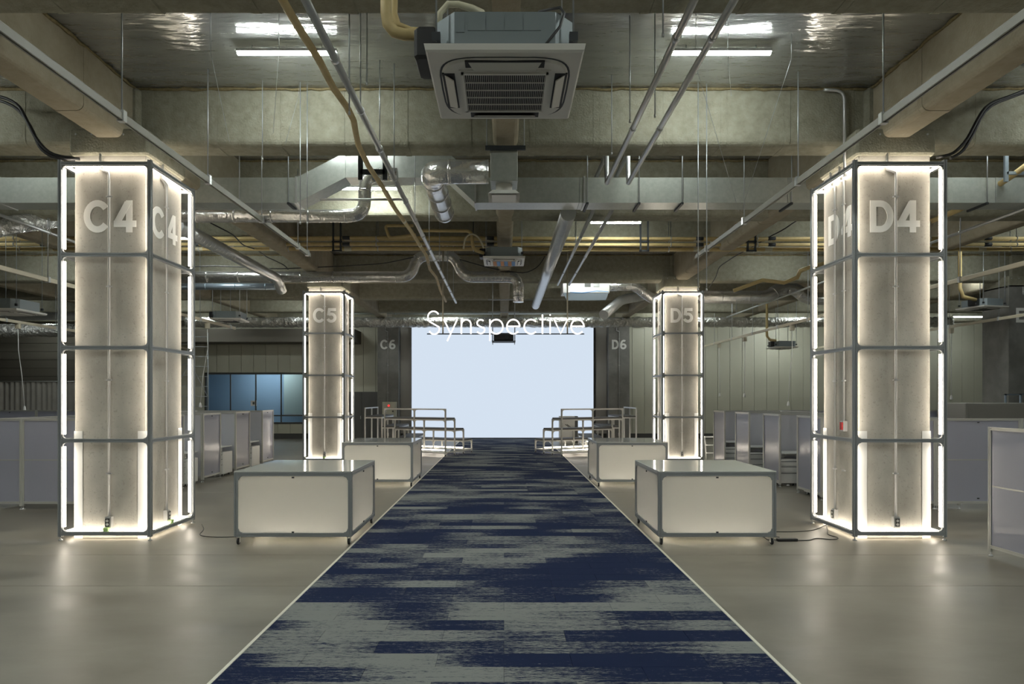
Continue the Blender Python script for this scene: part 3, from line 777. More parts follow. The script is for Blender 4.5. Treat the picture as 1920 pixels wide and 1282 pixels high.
# yellow pipe and grey conduit running to the back, left of centre
def zline(pts, zr, fn=None):
    return [at(x_, y_, zr*F/(VY-y_)) for x_, y_ in pts]
pipe('insulated_pipe', 'wavy tan taped pipe running along the ceiling beside a grey conduit', 'pipe',
     zline([(505, -50), (530, 0), (560, 52), (598, 112), (625, 165), (650, 200), (663, 225), (667, 248), (672, 272), (690, 310), (720, 355), (740, 390), (772, 435)], 3.14)+zline([(800, 480), (806, 505), (818, 520), (826, 545), (836, 565)], 3.14), .035, 'pipe', 9, bands=(1.5, .05, 1.12, 'pipepale'))
pipe('conduit', 'straight grey conduit running over the ceiling left of the air conditioners', 'conduit', [(-1.46, 3.6, H+2.93), (-1.46, 19.9, H+2.90)], .034, 'steel', 10, bands=(2.2, .03, 1.25, 'steel'), hang=(1.9, 6.4))
for i, X_ in enumerate((1.67, 2.02)):
    pipe('conduit', ['inner', 'outer'][i]+' of two bright conduits running right of the air conditioners', 'conduit',
         [(X_, 4.2, 5.45), (X_, 10.62, 5.45), (X_, 10.66, 5.95), (X_, 12.2, 5.95), (X_, 12.25, 5.47), (X_, 20.3, 5.47)], .034, 'steel', 10, bands=(2.2, .03, 1.25, 'steel'))
# lighting rails on rods
def rail(label, X_, z, ya, yb, hangers, mat='railgrey', wd_=.05, ht=.075, topz=6.4, cords=()):
    root = thing('lighting_rail', label, 'rail', (X_, ya, z))
    L = yb-ya; h = wd_/2
    poly = [(-h, 0), (-h*.35, 0), (-h*.35, .02), (h*.35, .02), (h*.35, 0), (h, 0), (h, ht), (h*.6, ht+.012), (-h*.6, ht+.012), (-h, ht)]
    MB().prism(poly, 1, 0, L).build('channel', mat, root)
    for y in hangers:
        MB().tube([(0, y-ya, ht), (0, y-ya, topz-z)], .008, 6).build('hanger_rod', 'rod', root)
        MB().box(-h-.012, h+.012, y-ya-.03, y-ya+.03, -.012, ht+.03).build('hanger_clamp', 'steel', root)
    return root
rail('long grey lighting rail passing in front of column C4', -4.0, H+2.90, 2.0, 13.46, [2.8, 4.85, 6.85, 8.84, 10.8, 12.7, 13.3])
rail('long grey lighting rail passing in front of column D4', 4.0, H+2.90, 2.0, 13.6, [2.8, 4.85, 6.9, 8.9, 10.9, 12.9])
rail('cream rail hung at window height beyond column C4', -9.2, 4.30, 9.5, 22.4, [11, 13.2, 15.4, 17.6, 19.8, 22], 'cream')
rail('cream rail hung beyond column D4, upper of two', 9.2, 4.30, 9.5, 30.0, [11, 13.2, 15.4, 17.6, 19.8, 22, 24.2, 26.4, 28.6], 'cream')
rail('lower cream rail hung far left beyond column C4', -15.0, 4.26, 16.0, 31.0, [17.5, 19.7, 21.9, 24.1, 26.3, 28.5], 'cream')
rail('lower cream rail hung between column D4 and column E5', 14.9, 4.30, 16.0, 33.0-2, [17.5, 19.7, 21.9, 24.1, 26.3, 28.5], 'cream')
pipe('conduit', 'thin grey conduit rising to the upper corner beyond column D4', 'conduit', [(9.2, 10, H+3.34), (9.2, 27, H+3.34)], .03, 'steel', 8, hang=(1.9, 6.4))
pipe('conduit', 'thin grey conduit above the cassette unit beyond column C4', 'conduit', [(-9.2, 10, H+3.34), (-9.2, 16.5, H+3.34)], .03, 'steel', 8, hang=(1.9, 6.4))
# pull-cord sockets
def cord(label, X_, Y_, ztop, zend, drift=.1):
    root = thing('cord_socket', label, 'socket', (X_, Y_, ztop), 0, 'white cord sockets hanging from the rails')
    MB().box(-.06, .06, -.05, .05, -.16, 0).build('junction_box', 'cream', root)
    L = ztop-zend
    MB().tube([(0, 0, -.16), (.01, 0, -L*.3), (drift*.6, 0, -L*.6), (drift, 0, -L+.1)], .010, 6).build('cord', 'white', root)
    MB().tube([(drift, 0, -L+.16), (drift, 0, -L+.13), (drift, 0, -L+.03), (drift, 0, -L)], [.012, .03, .045, .035], 10).build('plug_socket', 'white', root)
cord('white cord socket hanging left of column C4 before the curtain', -15.0, 20.2, 4.26, 1.56, .2)
cord('white cord socket hanging right of column C4 near the far window', -9.2, 20.3, 4.28, 1.66, -.22)
cord('white cord socket nearest column D5, left of a pair on the beige wall', 9.2, 28.0, 4.28, 2.02, .03)
cord('white cord socket, right one of a pair on the beige wall', 9.2, 25.0, 4.28, 1.98, -.02)
cord('white cord socket reaching the partition tops left of column D4', 9.2, 20.9, 4.28, 1.70, -.12)
cord('thin white cord socket right of column D4 near column E5', 14.9, 21.8, 4.28, 1.9, .0)

# ------------------------------------------------------------ ducts
def rect_duct():
    root = thing('rectangular_duct', 'long galvanised rectangular duct crossing the hall behind the second beam', 'duct', (0, 11.4, 0))
    pathb = [(-14, 5.36), (-3.62, 5.36), (-2.76, 5.82), (-.98, 5.82), (-.50, 5.36), (14, 5.36)]
    hgt = .44
    segs = []
    xs = [-14+i*1.3 for i in range(8)]+[-3.62]
    def seg(a, b, za, zb_):
        m = MB(); s_ = .003
        m.add([(a[0]+s_, 0, a[1]), (b[0]-s_, 0, b[1]), (b[0]-s_, 0, b[1]+hgt), (a[0]+s_, 0, a[1]+hgt), (a[0]+s_, .42, a[1]), (b[0]-s_, .42, b[1]), (b[0]-s_, .42, b[1]+hgt), (a[0]+s_, .42, a[1]+hgt)],
              [(0, 1, 2, 3), (4, 7, 6, 5), (0, 4, 5, 1), (3, 2, 6, 7), (0, 3, 7, 4), (1, 5, 6, 2)])
        m.build('duct_section', 'duct', root)
    def runx(x0, x1, z, n):
        for i in range(n): seg((x0+(x1-x0)*i/n, z), (x0+(x1-x0)*(i+1)/n, z), 0, 0)
    runx(-14, -3.62, 5.36, 6); seg((-3.62, 5.36), (-2.76, 5.80), 0, 0); runx(-2.76, -.98, 5.80, 1); seg((-.98, 5.80), (-.50, 5.36), 0, 0); runx(-.50, 14, 5.36, 8)
    for x_ in (-12.5, -11, -9.2, -7.3, -5.9, -4.6, -3.75, 1.45, 2.35, 3.1, 5.0, 6.9, 8.4, 10.2, 12):
        MB().box(x_-.02, x_+.02, -.035, .46, 5.325, 5.36).build('support_strap', 'darksteel', root)
        MB().tube([(x_, -.025, 5.34), (x_, -.025, 6.68)], .009, 6).build('hanger_rod', 'rod', root)
    for x_ in (-3.62, -.5, 1.40, 6.75, -8.8):
        MB().box(x_-.015, x_+.015, -.02, .44, 5.345, 5.815).build('flange', 'steel', root)
rect_duct()
def smooth_path(pts, r=.3, n=5):
    out = [Vector(pts[0])]
    for i in range(1, len(pts)-1):
        a, p, c = Vector(pts[i-1]), Vector(pts[i]), Vector(pts[i+1])
        d1, d2 = (a-p), (c-p); q = min(r, d1.length*.49, d2.length*.49); s_, e = p+d1.normalized()*q, p+d2.normalized()*q
        for k in range(n+1):
            t = k/n; out.append(s_*(1-t)**2+p*2*t*(1-t)+e*t*t)
    out.append(Vector(pts[-1])); return out
def duct(label, pts, r, mat, band=1.0, bend=.3, n=20, kind='round_duct', ribs=None, rough=0):
    root = thing(kind, label, 'duct', pts[0]); o = Vector(pts[0]); sp = smooth_path(pts, bend)
    if rough:
        q = []
        for a, b in zip(sp, sp[1:]):
            k = max(1, int((b-a).length/.12)); q += [a.lerp(b, j/k) for j in range(k)]
        q.append(sp[-1]); sp = q
        MB().tube([p-o for p in sp], [r*(1+random.uniform(-rough, rough)) for _ in sp], n).build('duct_skin', mat, root)
    else: MB().tube([p-o for p in sp], r, n).build('duct_skin', mat, root)
    step = ribs or band; wdt = .006 if ribs else .02; sc_ = 1.03 if ribs else 1.04
    acc = 0; m = MB(); cnt = 0
    for a, b in zip(sp, sp[1:]):
        L = (b-a).length; d = (b-a).normalized(); t = step-acc
        while t < L:
            p = a+d*t-o
            if ribs: m.tube([p-d*wdt, p+d*wdt], r*sc_, n, False); cnt += 1
            else: MB().tube([p-d*wdt, p+d*wdt], r*sc_, n).build('tape_band', mat, root)
            t += step
        acc = (acc+L) % step
    if ribs and cnt: tag(m.build('ribs', mat, root), kind='stuff')
    return root
# foil elbow beside the centre box
duct('shiny foil duct elbow joined to the small grey box under the central beam', [at(916, 322, 9.26), at(808, 322, 9.26), at(808, 322, 9.26)+Vector((0, 2.1, 0))], .165, 'ductfoil', .55, .22, 22)
bx = thing('duct_box', 'small galvanised duct box with square diffuser behind the closest air conditioner', 'duct box', (0, 9.1, 0))
MB().bbox(-.19, .19, 0, .4, H+3.02, H+3.47, .006).build('box', 'duct', bx)
MB().box(-.26, .30, -.03, 0, H+3.44, H+3.5).build('hanger_bar', 'darksteel', bx)
MB().tube([(0, .2, H+2.88), (0, .2, H+3.02)], .12, 14).build('neck', 'offwhite', bx)
m = MB(); zz = H+2.84
m.add([(-.22, -.02, zz), (.22, -.02, zz), (.22, .42, zz), (-.22, .42, zz), (-.16, .05, zz+.07), (.16, .05, zz+.07), (.16, .35, zz+.07), (-.16, .35, zz+.07)], [(0, 1, 5, 4), (1, 2, 6, 5), (2, 3, 7, 6), (3, 0, 4, 7), (4, 5, 6, 7)])
m.build('diffuser', 'offwhite', bx)
for k in range(3): 
    a = .17-k*.05; MB().box(-a, a, .2-a, .2+a, zz-.002+k*.004-.008, zz+.002+k*.004-.008).build('diffuser_vane', 'offwhite' if k % 2 == 0 else 'slot', bx)
for sx in (-.24, .28): MB().tube([(sx, -.01, H+3.47), (sx, -.01, 6.4)], .008, 6).build('hanger_rod', 'rod', bx)
duct('silver foil duct running level from column C4 and bending up', [at(300, 405, 10.9), at(684, 405, 10.9), at(684, 327, 10.9), at(745, 327, 10.9)], .105, 'ductfoil', .62, .28, 20)
duct('slim spiral duct slanting beneath the beam right of column C4', [(-6.45, 12.9, H+3.4), (-6.45, 18.6, H+3.4), (-6.45, 19.0, H+3.1)], .14, 'spiral', 1, .2, 18, 'spiral_duct', .16)
duct('silver duct with a raised hump crossing right of column C4 to the striped unit', [at(330, 519, 18.7), at(770, 519, 18.7), at(783, 479, 18.7), at(852, 479, 18.7), at(868, 519, 18.7), at(972, 519, 18.7), at(972, 519, 18.7)+Vector((0, 0, -.72))], .155, 'ductfoil', .9, .3, 18)
duct('short blue grey duct stub below the silver one right of column C4', [at(330, 537, 19.6), at(516, 537, 19.6)], .10, 'bluegrey', .9, .2, 14)
duct('bright spiral duct running to the back right of the centre', [(1.19, 12.1, H+3.42), (1.17, 24.2, H+3.42)], .145, 'spiral', 1, .2, 20, 'spiral_duct', .09)
duct('silver duct right of column D5 with a raised hump', [at(1300, 557, 21.6), at(1440, 557, 21.6), at(1462, 540, 21.6), at(1490, 540, 21.6), at(1512, 560, 21.6), at(1600, 560, 21.6)], .21, 'ductfoil', .9, .3, 18)
duct('foil elbow duct left of column D5 behind the white unit', [at(1128, 536, 22.5), at(1190, 536, 22.5), at(1225, 562, 22.5), at(1262, 562, 22.5)], .17, 'ductfoil', .5, .2, 16)
duct('short spiral duct hanging at an angle left of column D5', [at(1215, 552, 23.4), at(1165, 562, 23.0), at(1132, 590, 22.0)], .17, 'spiral', 1, .2, 16, 'spiral_duct', .12)
duct('crumpled foil duct stretched across the hall above the screen', [(-14.2, 29.3, 5.35), (-14, 29.3, 5.35), (20, 29.3, 5.35)], .23, 'ductflex', 2.5, .2, 16, 'flexible_duct', None, .10)
duct('thin smooth duct just above the crumpled foil duct', [(-7.1, 29.6, 5.86), (3.4, 29.6, 5.86)], .12, 'duct', 2.2, .2, 14)
duct('bright round duct crossing far left beyond column C4', [(-26, 26, 5.2), (-12.8, 26, 5.2)], .16, 'spiral', 1, .2, 16, 'spiral_duct', .2)
duct('crumpled foil duct stretched below the bright duct far left', [(-26, 28.3, 4.85), (-15, 28.3, 4.9)], .28, 'ductflex', 2.5, .2, 14, 'flexible_duct', None, .1)
duct('foil duct end dropping from the corner far left of column C4', [(-9.5, 13.9, 5.75), (-9.45, 12.6, 5.3), (-9.75, 12.2, 5.05)], .17, 'ductflex', .5, .2, 16, 'flexible_duct', None, .06)
# white roof unit behind beam
wu = thing('ventilation_unit', 'white ventilation unit between the beams left of column D5', 'ventilation unit', (2.85, 22.3, 5.55))
MB().bbox(-.85, .75, 0, .8, 0, .55, .01).build('casing', 'white', wu)
for a in (-.1, .2): MB().box(a, a+.2, -.03, 0, .2, .42).build('access_plate', 'doorgrey' if a < 0 else 'steel', wu)
m = MB(); m.add([(-.85, -.05, -.02), (.7, -.05, -.02), (.62, .0, -.26), (-.7, .0, -.26), (-.85, .0, -.02), (.7, .0, -.02), (.62, .05, -.26), (-.7, .05, -.26)], [(0, 1, 2, 3), (4, 7, 6, 5), (0, 4, 5, 1), (2, 6, 7, 3), (0, 3, 7, 4), (1, 5, 6, 2)]); m.build('guard_plate', 'bluegrey', wu)
MB().tube([(-.6, -.05, .0), (-.2, -.06, -.02), (.3, -.05, .05), (.7, -.05, .02)], .012, 6).build('blue_hose', principled('blue_hose_mat', (.05, .25, .6), .5), wu)

# tan pipes crossing the third bay
for i, (y, zr, lab) in enumerate(((15.9, 3.88, 'upper front'), (16.1, 3.90, 'upper rear'), (15.9, 3.73, 'lower front'), (16.1, 3.66, 'lower rear'))):
    pipe('insulated_pipe', f'{lab} tan pipe of the bundle crossing between the second and third beams', 'pipe', [(-13, y, H+zr), (-2, y, H+zr+.01), (3, y, H+zr-.01), (13.5, y, H+zr)], .042 if i != 3 else .05, 'pipe', 8, 'tan pipe bundle under the ceiling', bands=(1.9, .09, 1.08, 'pipepale' if i % 2 else 'darksteel'), hang=(2.1, 6.6))
for x_ in (-4.05, 6.0, 3.4):
    root = thing('pipe_hanger', {-4.05: 'dark steel pipe hanger on the tan pipes left of centre', 6.0: 'dark steel pipe hanger on the tan pipes above column D5', 3.4: 'dark pipe hanger on the tan pipes beyond the ceiling lamp'}[x_], 'hanger', (x_, 15.85, H+3.55))
    for s_ in (-.09, .09):
        MB().box(s_-.02, s_+.02, 0, .04, 0, 1.0).build('upright', 'darksteel', root)
    MB().box(-.12, .12, 0, .04, .0, .04).build('cross_bar', 'darksteel', root); MB().box(-.12, .12, 0, .04, .22, .26).build('cross_bar', 'darksteel', root)
pipe('insulated_pipe', 'tan pipe dropping to the striped filter unit', 'pipe', smooth_path([at(785, 433, 14.8), at(800, 432, 14.8), at(884, 433, 14.8), at(887, 468, 14.8), at(908, 475, 14.8)], .12), .038, 'pipe', 8)
pipe('insulated_pipe', 'tan pipe elbow beside the conduit left of the striped filter unit', 'pipe', smooth_path([at(775, 423, 14.6), at(722, 423, 14.6), at(730, 446, 14.6), at(780, 440, 14.6)], .08), .034, 'pipe', 8)
pipe('drain_hose', 'thin pale hose arching beside the striped filter unit', 'hose', smooth_path([at(869, 466, 14.7), at(872, 445, 14.7), at(884, 437, 14.7), at(898, 444, 14.7), at(907, 465, 14.7)], .2), .02, 'pipepale', 8)
# black square hanger bracket
bk = thing('pipe_hanger', 'black square pipe bracket left of the foil duct elbow', 'hanger', (0, 10.2, 0))
z0, z1 = at(0, 337, 10.2).z, 6.7; xa, xb = at(676, 0, 10.2).x, at(722, 0, 10.2).x
for x_ in (xa, xb): MB().box(x_-.035, x_+.035, -.02, .02, z0, z1).build('upright', 'darksteel', bk)
MB().box(xa, xb, -.02, .02, z0+.08, z0+.16).build('cross_bar', 'darksteel', bk)
ab = thing('duct_support', 'thin horizontal grey pipe under the lifted duct left of centre', 'pipe', (0, 10.4, 0))
MB().tube([at(600, 374, 10.4)-Vector((0, 10.4, 0)), at(765, 374, 10.4)-Vector((0, 10.4, 0))], .018, 8).build('pipe_run', 'steel', ab)
# tan pipes on the right of column D4
for lab, pts in (('tan pipe with a kink crossing above column D5', [at(1375, 545, 17.5), at(1430, 525, 17.3), at(1470, 530, 17.2), at(1495, 520, 17.1), at(1500, 508, 17.0), at(1520, 500, 17.0), at(1560, 490, 16.8)]),
                 ('tan pipe descending to the air conditioner beside column E5', [at(1750, 425, 17.6), at(1796, 430, 18.6), at(1800, 445, 19.6), at(1800, 540, 19.6), at(1806, 556, 19.6), at(1830, 562, 19.6)]),
                 ('tan pipe dropping to the air conditioner between columns D5 and D4', [at(1438, 570, 26.2), at(1438, 630, 26.2), at(1444, 637, 26.2), at(1455, 638, 26.2)]),
                 ('tan pipe slanting up from column D4 to the duct', [at(1745, 415, 12.9), at(1800, 392, 12.6), at(1890, 335, 11.2), at(1930, 306, 10.8)])):
    pipe('insulated_pipe', lab, 'pipe', pts, .05, 'pipe', 8)
bq = thing('pipe_hanger', 'blue grey steel hanger holding the tan pipe upper right', 'hanger', (0, 11.0, 0))
xq = at(1888, 0, 11.0).x; MB().box(xq-.03, xq+.03, 0, .04, 5.6, 6.68).build('upright', 'bluegrey', bq); MB().box(xq, xq+.6, 0, .04, 5.72, 5.77).build('arm', 'bluegrey', bq)
# black cables looping from the columns' tops
for lab, pts in (('thick black cable drooping from the upper left edge to column C4', [at(-20, 178, 9.0), at(10, 183, 9.0), at(35, 196, 9.0), at(50, 225, 9.0), at(68, 262, 9.0), at(95, 290, 9.0), at(135, 297, 9.05), at(150, 298, 9.1)]),
                 ('second black cable beside the thick one at column C4', [at(-20, 182, 9.1), at(33, 200, 9.1), at(60, 240, 9.1), at(75, 280, 9.1), at(100, 296, 9.1), at(140, 299, 9.15)]),
                 ('thick black cable drooping from the upper right edge to column D4', [at(1940, 162, 9.0), at(1900, 178, 9.0), at(1850, 196, 9.0), at(1832, 225, 9.0), at(1812, 265, 9.0), at(1785, 290, 9.0), at(1755, 295, 9.1)]),
                 ('second black cable beside the thick one at column D4', [at(1940, 166, 9.1), at(1848, 200, 9.1), at(1825, 250, 9.1), at(1805, 285, 9.1), at(1782, 297, 9.1)]),
                 ('knotted black cable clipped along the beam toward column D5', [at(1528, 400, 14.5), at(1495, 412, 15), at(1470, 430, 15.6), at(1440, 445, 16.2), at(1412, 462, 16.8), at(1378, 480, 17.6), at(1348, 500, 18.6), at(1342, 520, 19.4), at(1330, 538, 20.0)]),
                 ('knotted black cable clipped along the beam toward column C5', [at(395, 418, 14), at(438, 440, 14.8), at(455, 460, 15.5), at(482, 468, 16.2), at(500, 482, 17), at(515, 488, 17.5), at(535, 498, 18.2), at(540, 505, 18.6)]),
                 ('thin black cable sagging across the third beam', [at(330, 502, 18.6), at(400, 498, 18.6), at(520, 504, 18.6), at(640, 499, 18.6), at(720, 494, 18.6), at(800, 477, 18.6), at(830, 477, 18.6), at(920, 503, 18.6), at(985, 513, 18.6), at(1010, 500, 18.6), at(1022, 480, 18.6)])):
    pipe('power_cable', lab, 'cable', smooth_path(pts, .25, 3), .022 if 'thick' in lab else .014, 'black', 6)
pipe('conduit', 'bent steel conduit running down the beam beside column D4', 'conduit', smooth_path([at(1545, 168, 9.33), at(1583, 170, 9.33), at(1584, 330, 9.33)], .15), .022, 'steel', 8)

# ------------------------------------------------------------ ceiling lamps
def lamp(label, X_, Y_, z, L=1.25, mat='lamp', zc=6.38):
    root = thing('ceiling_lamp', label, 'lamp', (X_, Y_, z), 0, 'strip lamps under the foil ceiling')
    obj('housing', boxmesh(L, .075, .035, 'white'), root, (0, 0, .02))
    def mk():
        pts = [(-.035, .02)]+[(-.035*math.cos(PI*k/6), .02-.035*math.sin(PI*k/6)) for k in range(1, 6)]+[(.035, .02)]
        return MB().prism(pts, 0, -L/2+.01, L/2-.01).mesh('diffuser_shape', mat)
    obj('diffuser', cached(('diff', L, mat), mk), root)
    for sx in (-.35, .35): MB().tube([(sx*L, 0, .05), (sx*L, 0, max(.08, zc-z))], .004, 5).build('suspension_wire', 'rod', root)
    return root
lamp('bright strip lamp on the foil ceiling left of the closest air conditioner', -2.72, 8.2, 6.27)
lamp('bright strip lamp on the foil ceiling right of the closest air conditioner', 2.72, 8.2, 6.27)
lamp('strip lamp glimpsed behind the foil duct and black bracket', -2.56, 12.5, H+3.99, 1.15, zc=6.66)
lamp('strip lamp above the tan pipes right of centre', 2.56, 15.0, H+4.01, 1.15, zc=6.58)
for ya, nm in ((3.9, 'overhead'), (.4, 'rear'), (-3.2, 'rearmost')):
    for xa, sd in ((-13.5, 'outer left'), (-8.3, 'left aisle'), (-2.72, 'carpet left'), (2.72, 'carpet right'), (8.3, 'right aisle'), (13.5, 'outer right')):
        lamp(f'{sd} strip lamp of the {nm} bay above the camera', xa, ya, 6.27)
lamp('strip lamp over the tan pipes left of centre, behind the conduit', -7.6, 14.6, H+3.55, 1.15)
k = 0
for ya, nm in ((8.2, 'second'), (15.0, 'fourth'), (18.6, 'fifth'), (25.8, 'seventh')):
    for xa, sd in ((-13.5, 'outer left'), (-8.3, 'left aisle'), (8.3, 'right aisle'), (13.5, 'outer right')):
        if (xa, ya) == (-8.3, 15.0): continue
        lamp(f'{sd} strip lamp of the {nm} ceiling bay', xa, ya, 6.2, 1.25, 'sidelamp')
lamp('strip lamp hidden above the white ventilation unit', 2.8, 21.5, 6.3, 1.25, 'sidelamp')
lamp('short strip lamp between column E5 and column D4', 16.0, 22.2, 6.15, .95, 'sidelamp')
for xa, sd in ((-2.72, 'carpet left'), (2.72, 'carpet right'), (-8.3, 'left aisle'), (8.3, 'right aisle'), (-13.5, 'outer left'), (13.5, 'outer right')):
    lamp(f'{sd} added strip lamp hidden just behind the second beam', xa, 10.5, 6.56, 1.25, 'hidlamp', 6.68)  # added out of sight to brighten the third beam and the duct
    lamp(f'{sd} added unseen strip lamp in the last bay before the back wall', xa, 29.0, 6.25, 1.25, 'sidelamp')  # added to brighten the back wall and the crumpled foil
lamp('added strip lamp brightening the beige wall beyond column E5', 21.0, 29.4, 5.6, 1.6, 'sidelamp')  # added to lift the dark wall panels on the right
lamp('added strip lamp over the far end of the right side bays', 20.5, 25.6, 6.2, 1.25, 'sidelamp')  # also added for the dark right wall panels
lamp('added strip lamp over the grey curtain, far left', -21.0, 25.8, 6.2, 1.25, 'sidelamp')  # added to brighten the far left end
lamp('added strip lamp close to the dark sheet, far left', -21.0, 29.6, 6.2, 1.25, 'lamp')  # added to keep the dark sheet from going black
lamp('strip lamp lighting the beige wall left of column D4', 13.0, 29.6, 5.4, 1.6, 'sidelamp')
lamp('strip lamp lighting the beige wall between columns D5 and D6', 7.5, 30.0, 5.9, 1.25, 'sidelamp')
lamp('short strip lamp beyond the cassette unit left of column C4', -12.4, 20.0, 5.2, 1.25, 'sidelamp')

# loose hanger rods from the ceiling
for i, (px_, py_, d) in enumerate(((390, 330, 9.1), (492, 300, 9.15), (563, 420, 9.2), (576, 420, 9.25), (655, 215, 6.2), (688, 160, 6.6), (712, 270, 8.6), (1147, 290, 9.0), (1181, 230, 7.6), (1228, 220, 7.5), (1309, 545, 9.2), (1325, 545, 9.25), (1243, 70, 5.8))):
    p = at(px_, py_, d)
    side = 'left' if px_ < 945 else 'right'
    t = thing('threaded_rod', f'thin bare threaded rod hanging {side} of the air conditioner, ' + ['first from column C4', 'second from column C4', 'third from column C4', 'fourth from column C4', 'beside the taped pipe, upper', 'beside the grey conduit, upper', 'beside the grey conduit, lower', 'closest to the duct box', 'between duct box and bright conduits', 'just past the inner bright conduit', 'second from the rail', 'nearest the rail', 'top, above the bright conduit'][i], 'rod', (p.x, p.y, p.z), 0, 'loose hanger rods')
    MB().tube([(0, 0, 0), (0, 0, 6.40-p.z)], .007, 6).build('rod', 'rod', t); MB().tube([(0, 0, -.0), (0, 0, .03)], .012, 6).build('nut', 'steel', t)

# ------------------------------------------------------------ work cubicles
def partition(label, x, y, L, rz, grp, zt=1.60, z0=.12, mid=True, sheet='part_panel'):
    """stands from (x, y) along local +x"""
    root = thing('partition_panel', label, 'partition', (x, y, 0), rz, grp); p = 'alu_light'; wd_ = .04
    for e in (0, 1):
        obj('post', profile_mesh(zt-.06, 2, p, wd_), root, (.02+e*(L-.04), 0, (zt+.06)/2)); level_foot(root, (.02+e*(L-.04), 0, 0), .065)
    for z in (z0, zt-.02): obj('rail', profile_mesh(L-.08, 0, p, wd_), root, (L/2, 0, z))
    obj('sheet', boxmesh(L-.07, .006, zt-.04-z0, sheet), root, (L/2, 0, z0+.01))
    if mid: obj('middle_rail', boxmesh(L-.08, .014, .018, p), root, (L/2, .0, z0+(zt-z0)*.5))
    for z in (z0+.06, zt-.08): obj('clip', boxmesh(.03, .02, .02, 'slot'), root, (L/2, -.01, z))
    return root
def pedestal(label, x, y, rz, grp='white drawer units in the cubicles'):
    root = thing('drawer_unit', label, 'drawer unit', (x, y, 0), rz, grp)
    MB().bbox(-.2, .2, -.28, .28, .06, .60, .006).build('body', 'desk', root)
    for k, (a, b) in enumerate(((.07, .30), (.31, .44), (.45, .56))):
        d = MB().bbox(-.195, .195, -.30, -.28, a, b, .004).build('drawer', 'desk', root)
        MB().box(-.19, .19, -.306, -.298, b-.018, b-.006).build('handle', 'slot', d)
    for sx in (-.15, .15):
        for sy in (-.2, .2): caster(root, (sx, sy, 0), .025, .065)
    return root
def desk(label, x, y, rz, grp='white desks in the cubicles'):
    root = thing('work_desk', label, 'desk', (x, y, 0), rz, grp)
    MB().bbox(-.8, .8, -.35, .35, .71, .735, .006).build('desktop', 'desk', root)
    for sx in (-.65, .65):
        MB().box(sx-.04, sx+.04, -.03, .03, .04, .71).build('leg', 'desk', root); MB().bbox(sx-.035, sx+.035, -.32, .32, 0, .035, .006).build('foot', 'desk', root)
    MB().box(-.6, .6, -.02, .02, .64, .70).build('crossbeam', 'desk', root)
    MB().bbox(.35, .5, -.345, -.25, .60, .70, .01).build('control_pad', 'black', root)
    return root
ordn = ['first', 'second', 'third', 'fourth', 'fifth', 'sixth']
# left block
for k in range(5):
    partition(f'frosted panel of the front row beyond column C4, {ordn[k]} from the aisle', -6.98-1.5*(k+1), 11.52, 1.5, 0, 'front row partitions left')
for k, y in enumerate((13.3, 15.2, 17.1, 19.0)):
    partition(f'narrow frosted end panel facing the aisle beyond column C4, {ordn[k]} from the front', -6.98-.02*k, y, .95, PI/2, 'end panels left', mid=False)
    partition(f'frosted divider between cubicles beyond column C4, {ordn[k]} from the front', -8.9, y, 1.9, 0, 'cubicle dividers left', mid=False, sheet='divider')
    desk(f'white desk in the {ordn[k]} cubicle beyond column C4', -7.88, y-.42, 0)
    pedestal(f'white three drawer unit in the {ordn[k]} cubicle beyond column C4', -7.22, y-.47, 0)
for k in range(4):
    partition(f'rear frosted partition behind the cubicles beyond column C4, {ordn[k]} from the front', -8.95, 11.52+k*1.9, 1.9, PI/2, 'rear partitions left')
for k in range(4):
    partition(f'far frosted partition deep in the left cubicles, {ordn[k]} from the aisle', -9.2-1.6*(k+1), 19.6, 1.6, 0, 'far partitions left', mid=False)
# right block
for k in range(6):
    partition(f'frosted panel of the front row beyond column D4, {ordn[k]} from the aisle', 6.12+1.5*k, 11.56, 1.5, 0, 'front row partitions right')
for k, (y, L) in enumerate(((12.5, 1.05), (14.4, .92), (16.2, .96), (18.0, .95))):
    partition(f'narrow frosted end panel facing the aisle beyond column D4, {ordn[k]} from the front', 6.08, y, L, PI/2, 'end panels right', mid=False)
    partition(f'frosted divider between cubicles beyond column D4, {ordn[k]} from the front', 6.1, y+L, 1.9, 0, 'cubicle dividers right', mid=False, sheet='divider')
    desk(f'white desk in the {ordn[k]} cubicle beyond column D4', 6.98, y+L-.42, 0)
    pedestal(f'white three drawer unit in the {ordn[k]} cubicle beyond column D4', 6.32, y+L-.47, 0)
for k in range(4):
    partition(f'rear frosted partition behind the cubicles beyond column D4, {ordn[k]} from the front', 8.05, 11.56+k*1.9, 1.9, PI/2, 'rear partitions right')
for k in range(4):
    partition(f'far frosted partition deep in the right cubicles, {ordn[k]} from the aisle', 8.2+1.6*k, 19.6, 1.6, 0, 'far partitions right', mid=False)
# near right panel
partition('large frosted free-standing panel closest to the viewer beyond column D4', 6.04, 8.14, 1.75, -PI/2+.02, 'near panel', 1.60, .12)

# right background: grey storage counter with frames on top
gb = thing('storage_cabinet', 'long grey brown storage block behind the right partitions', 'cabinet', (15.6, 18.9, 0))
MB().bbox(-2.7, 4, -.6, .6, 0, 1.82, .02).build('body', 'wallgrey', gb)
for k in range(4): MB().box(-2.6+k*1.65, -1.0+k*1.65, -.62, -.6, .1, 1.75).build('door', 'wallgrey', gb)
tf = thing('table_frame', 'metal table frame lying on the grey storage block', 'frame', (15.9, 18.9, 1.82))
for a in (-1.2, .0, .1, 2.4):
    MB().box(a-.02, a+.02, -.3, -.26, 0, .26).build('leg', 'bluegrey', tf); MB().box(a-.02, a+.02, .26, .3, 0, .26).build('leg', 'bluegrey', tf)
MB().box(-1.22, .02, -.3, -.26, .22, .26).build('rail', 'bluegrey', tf); MB().box(.08, 2.42, -.3, -.26, .22, .26).build('rail', 'bluegrey', tf)
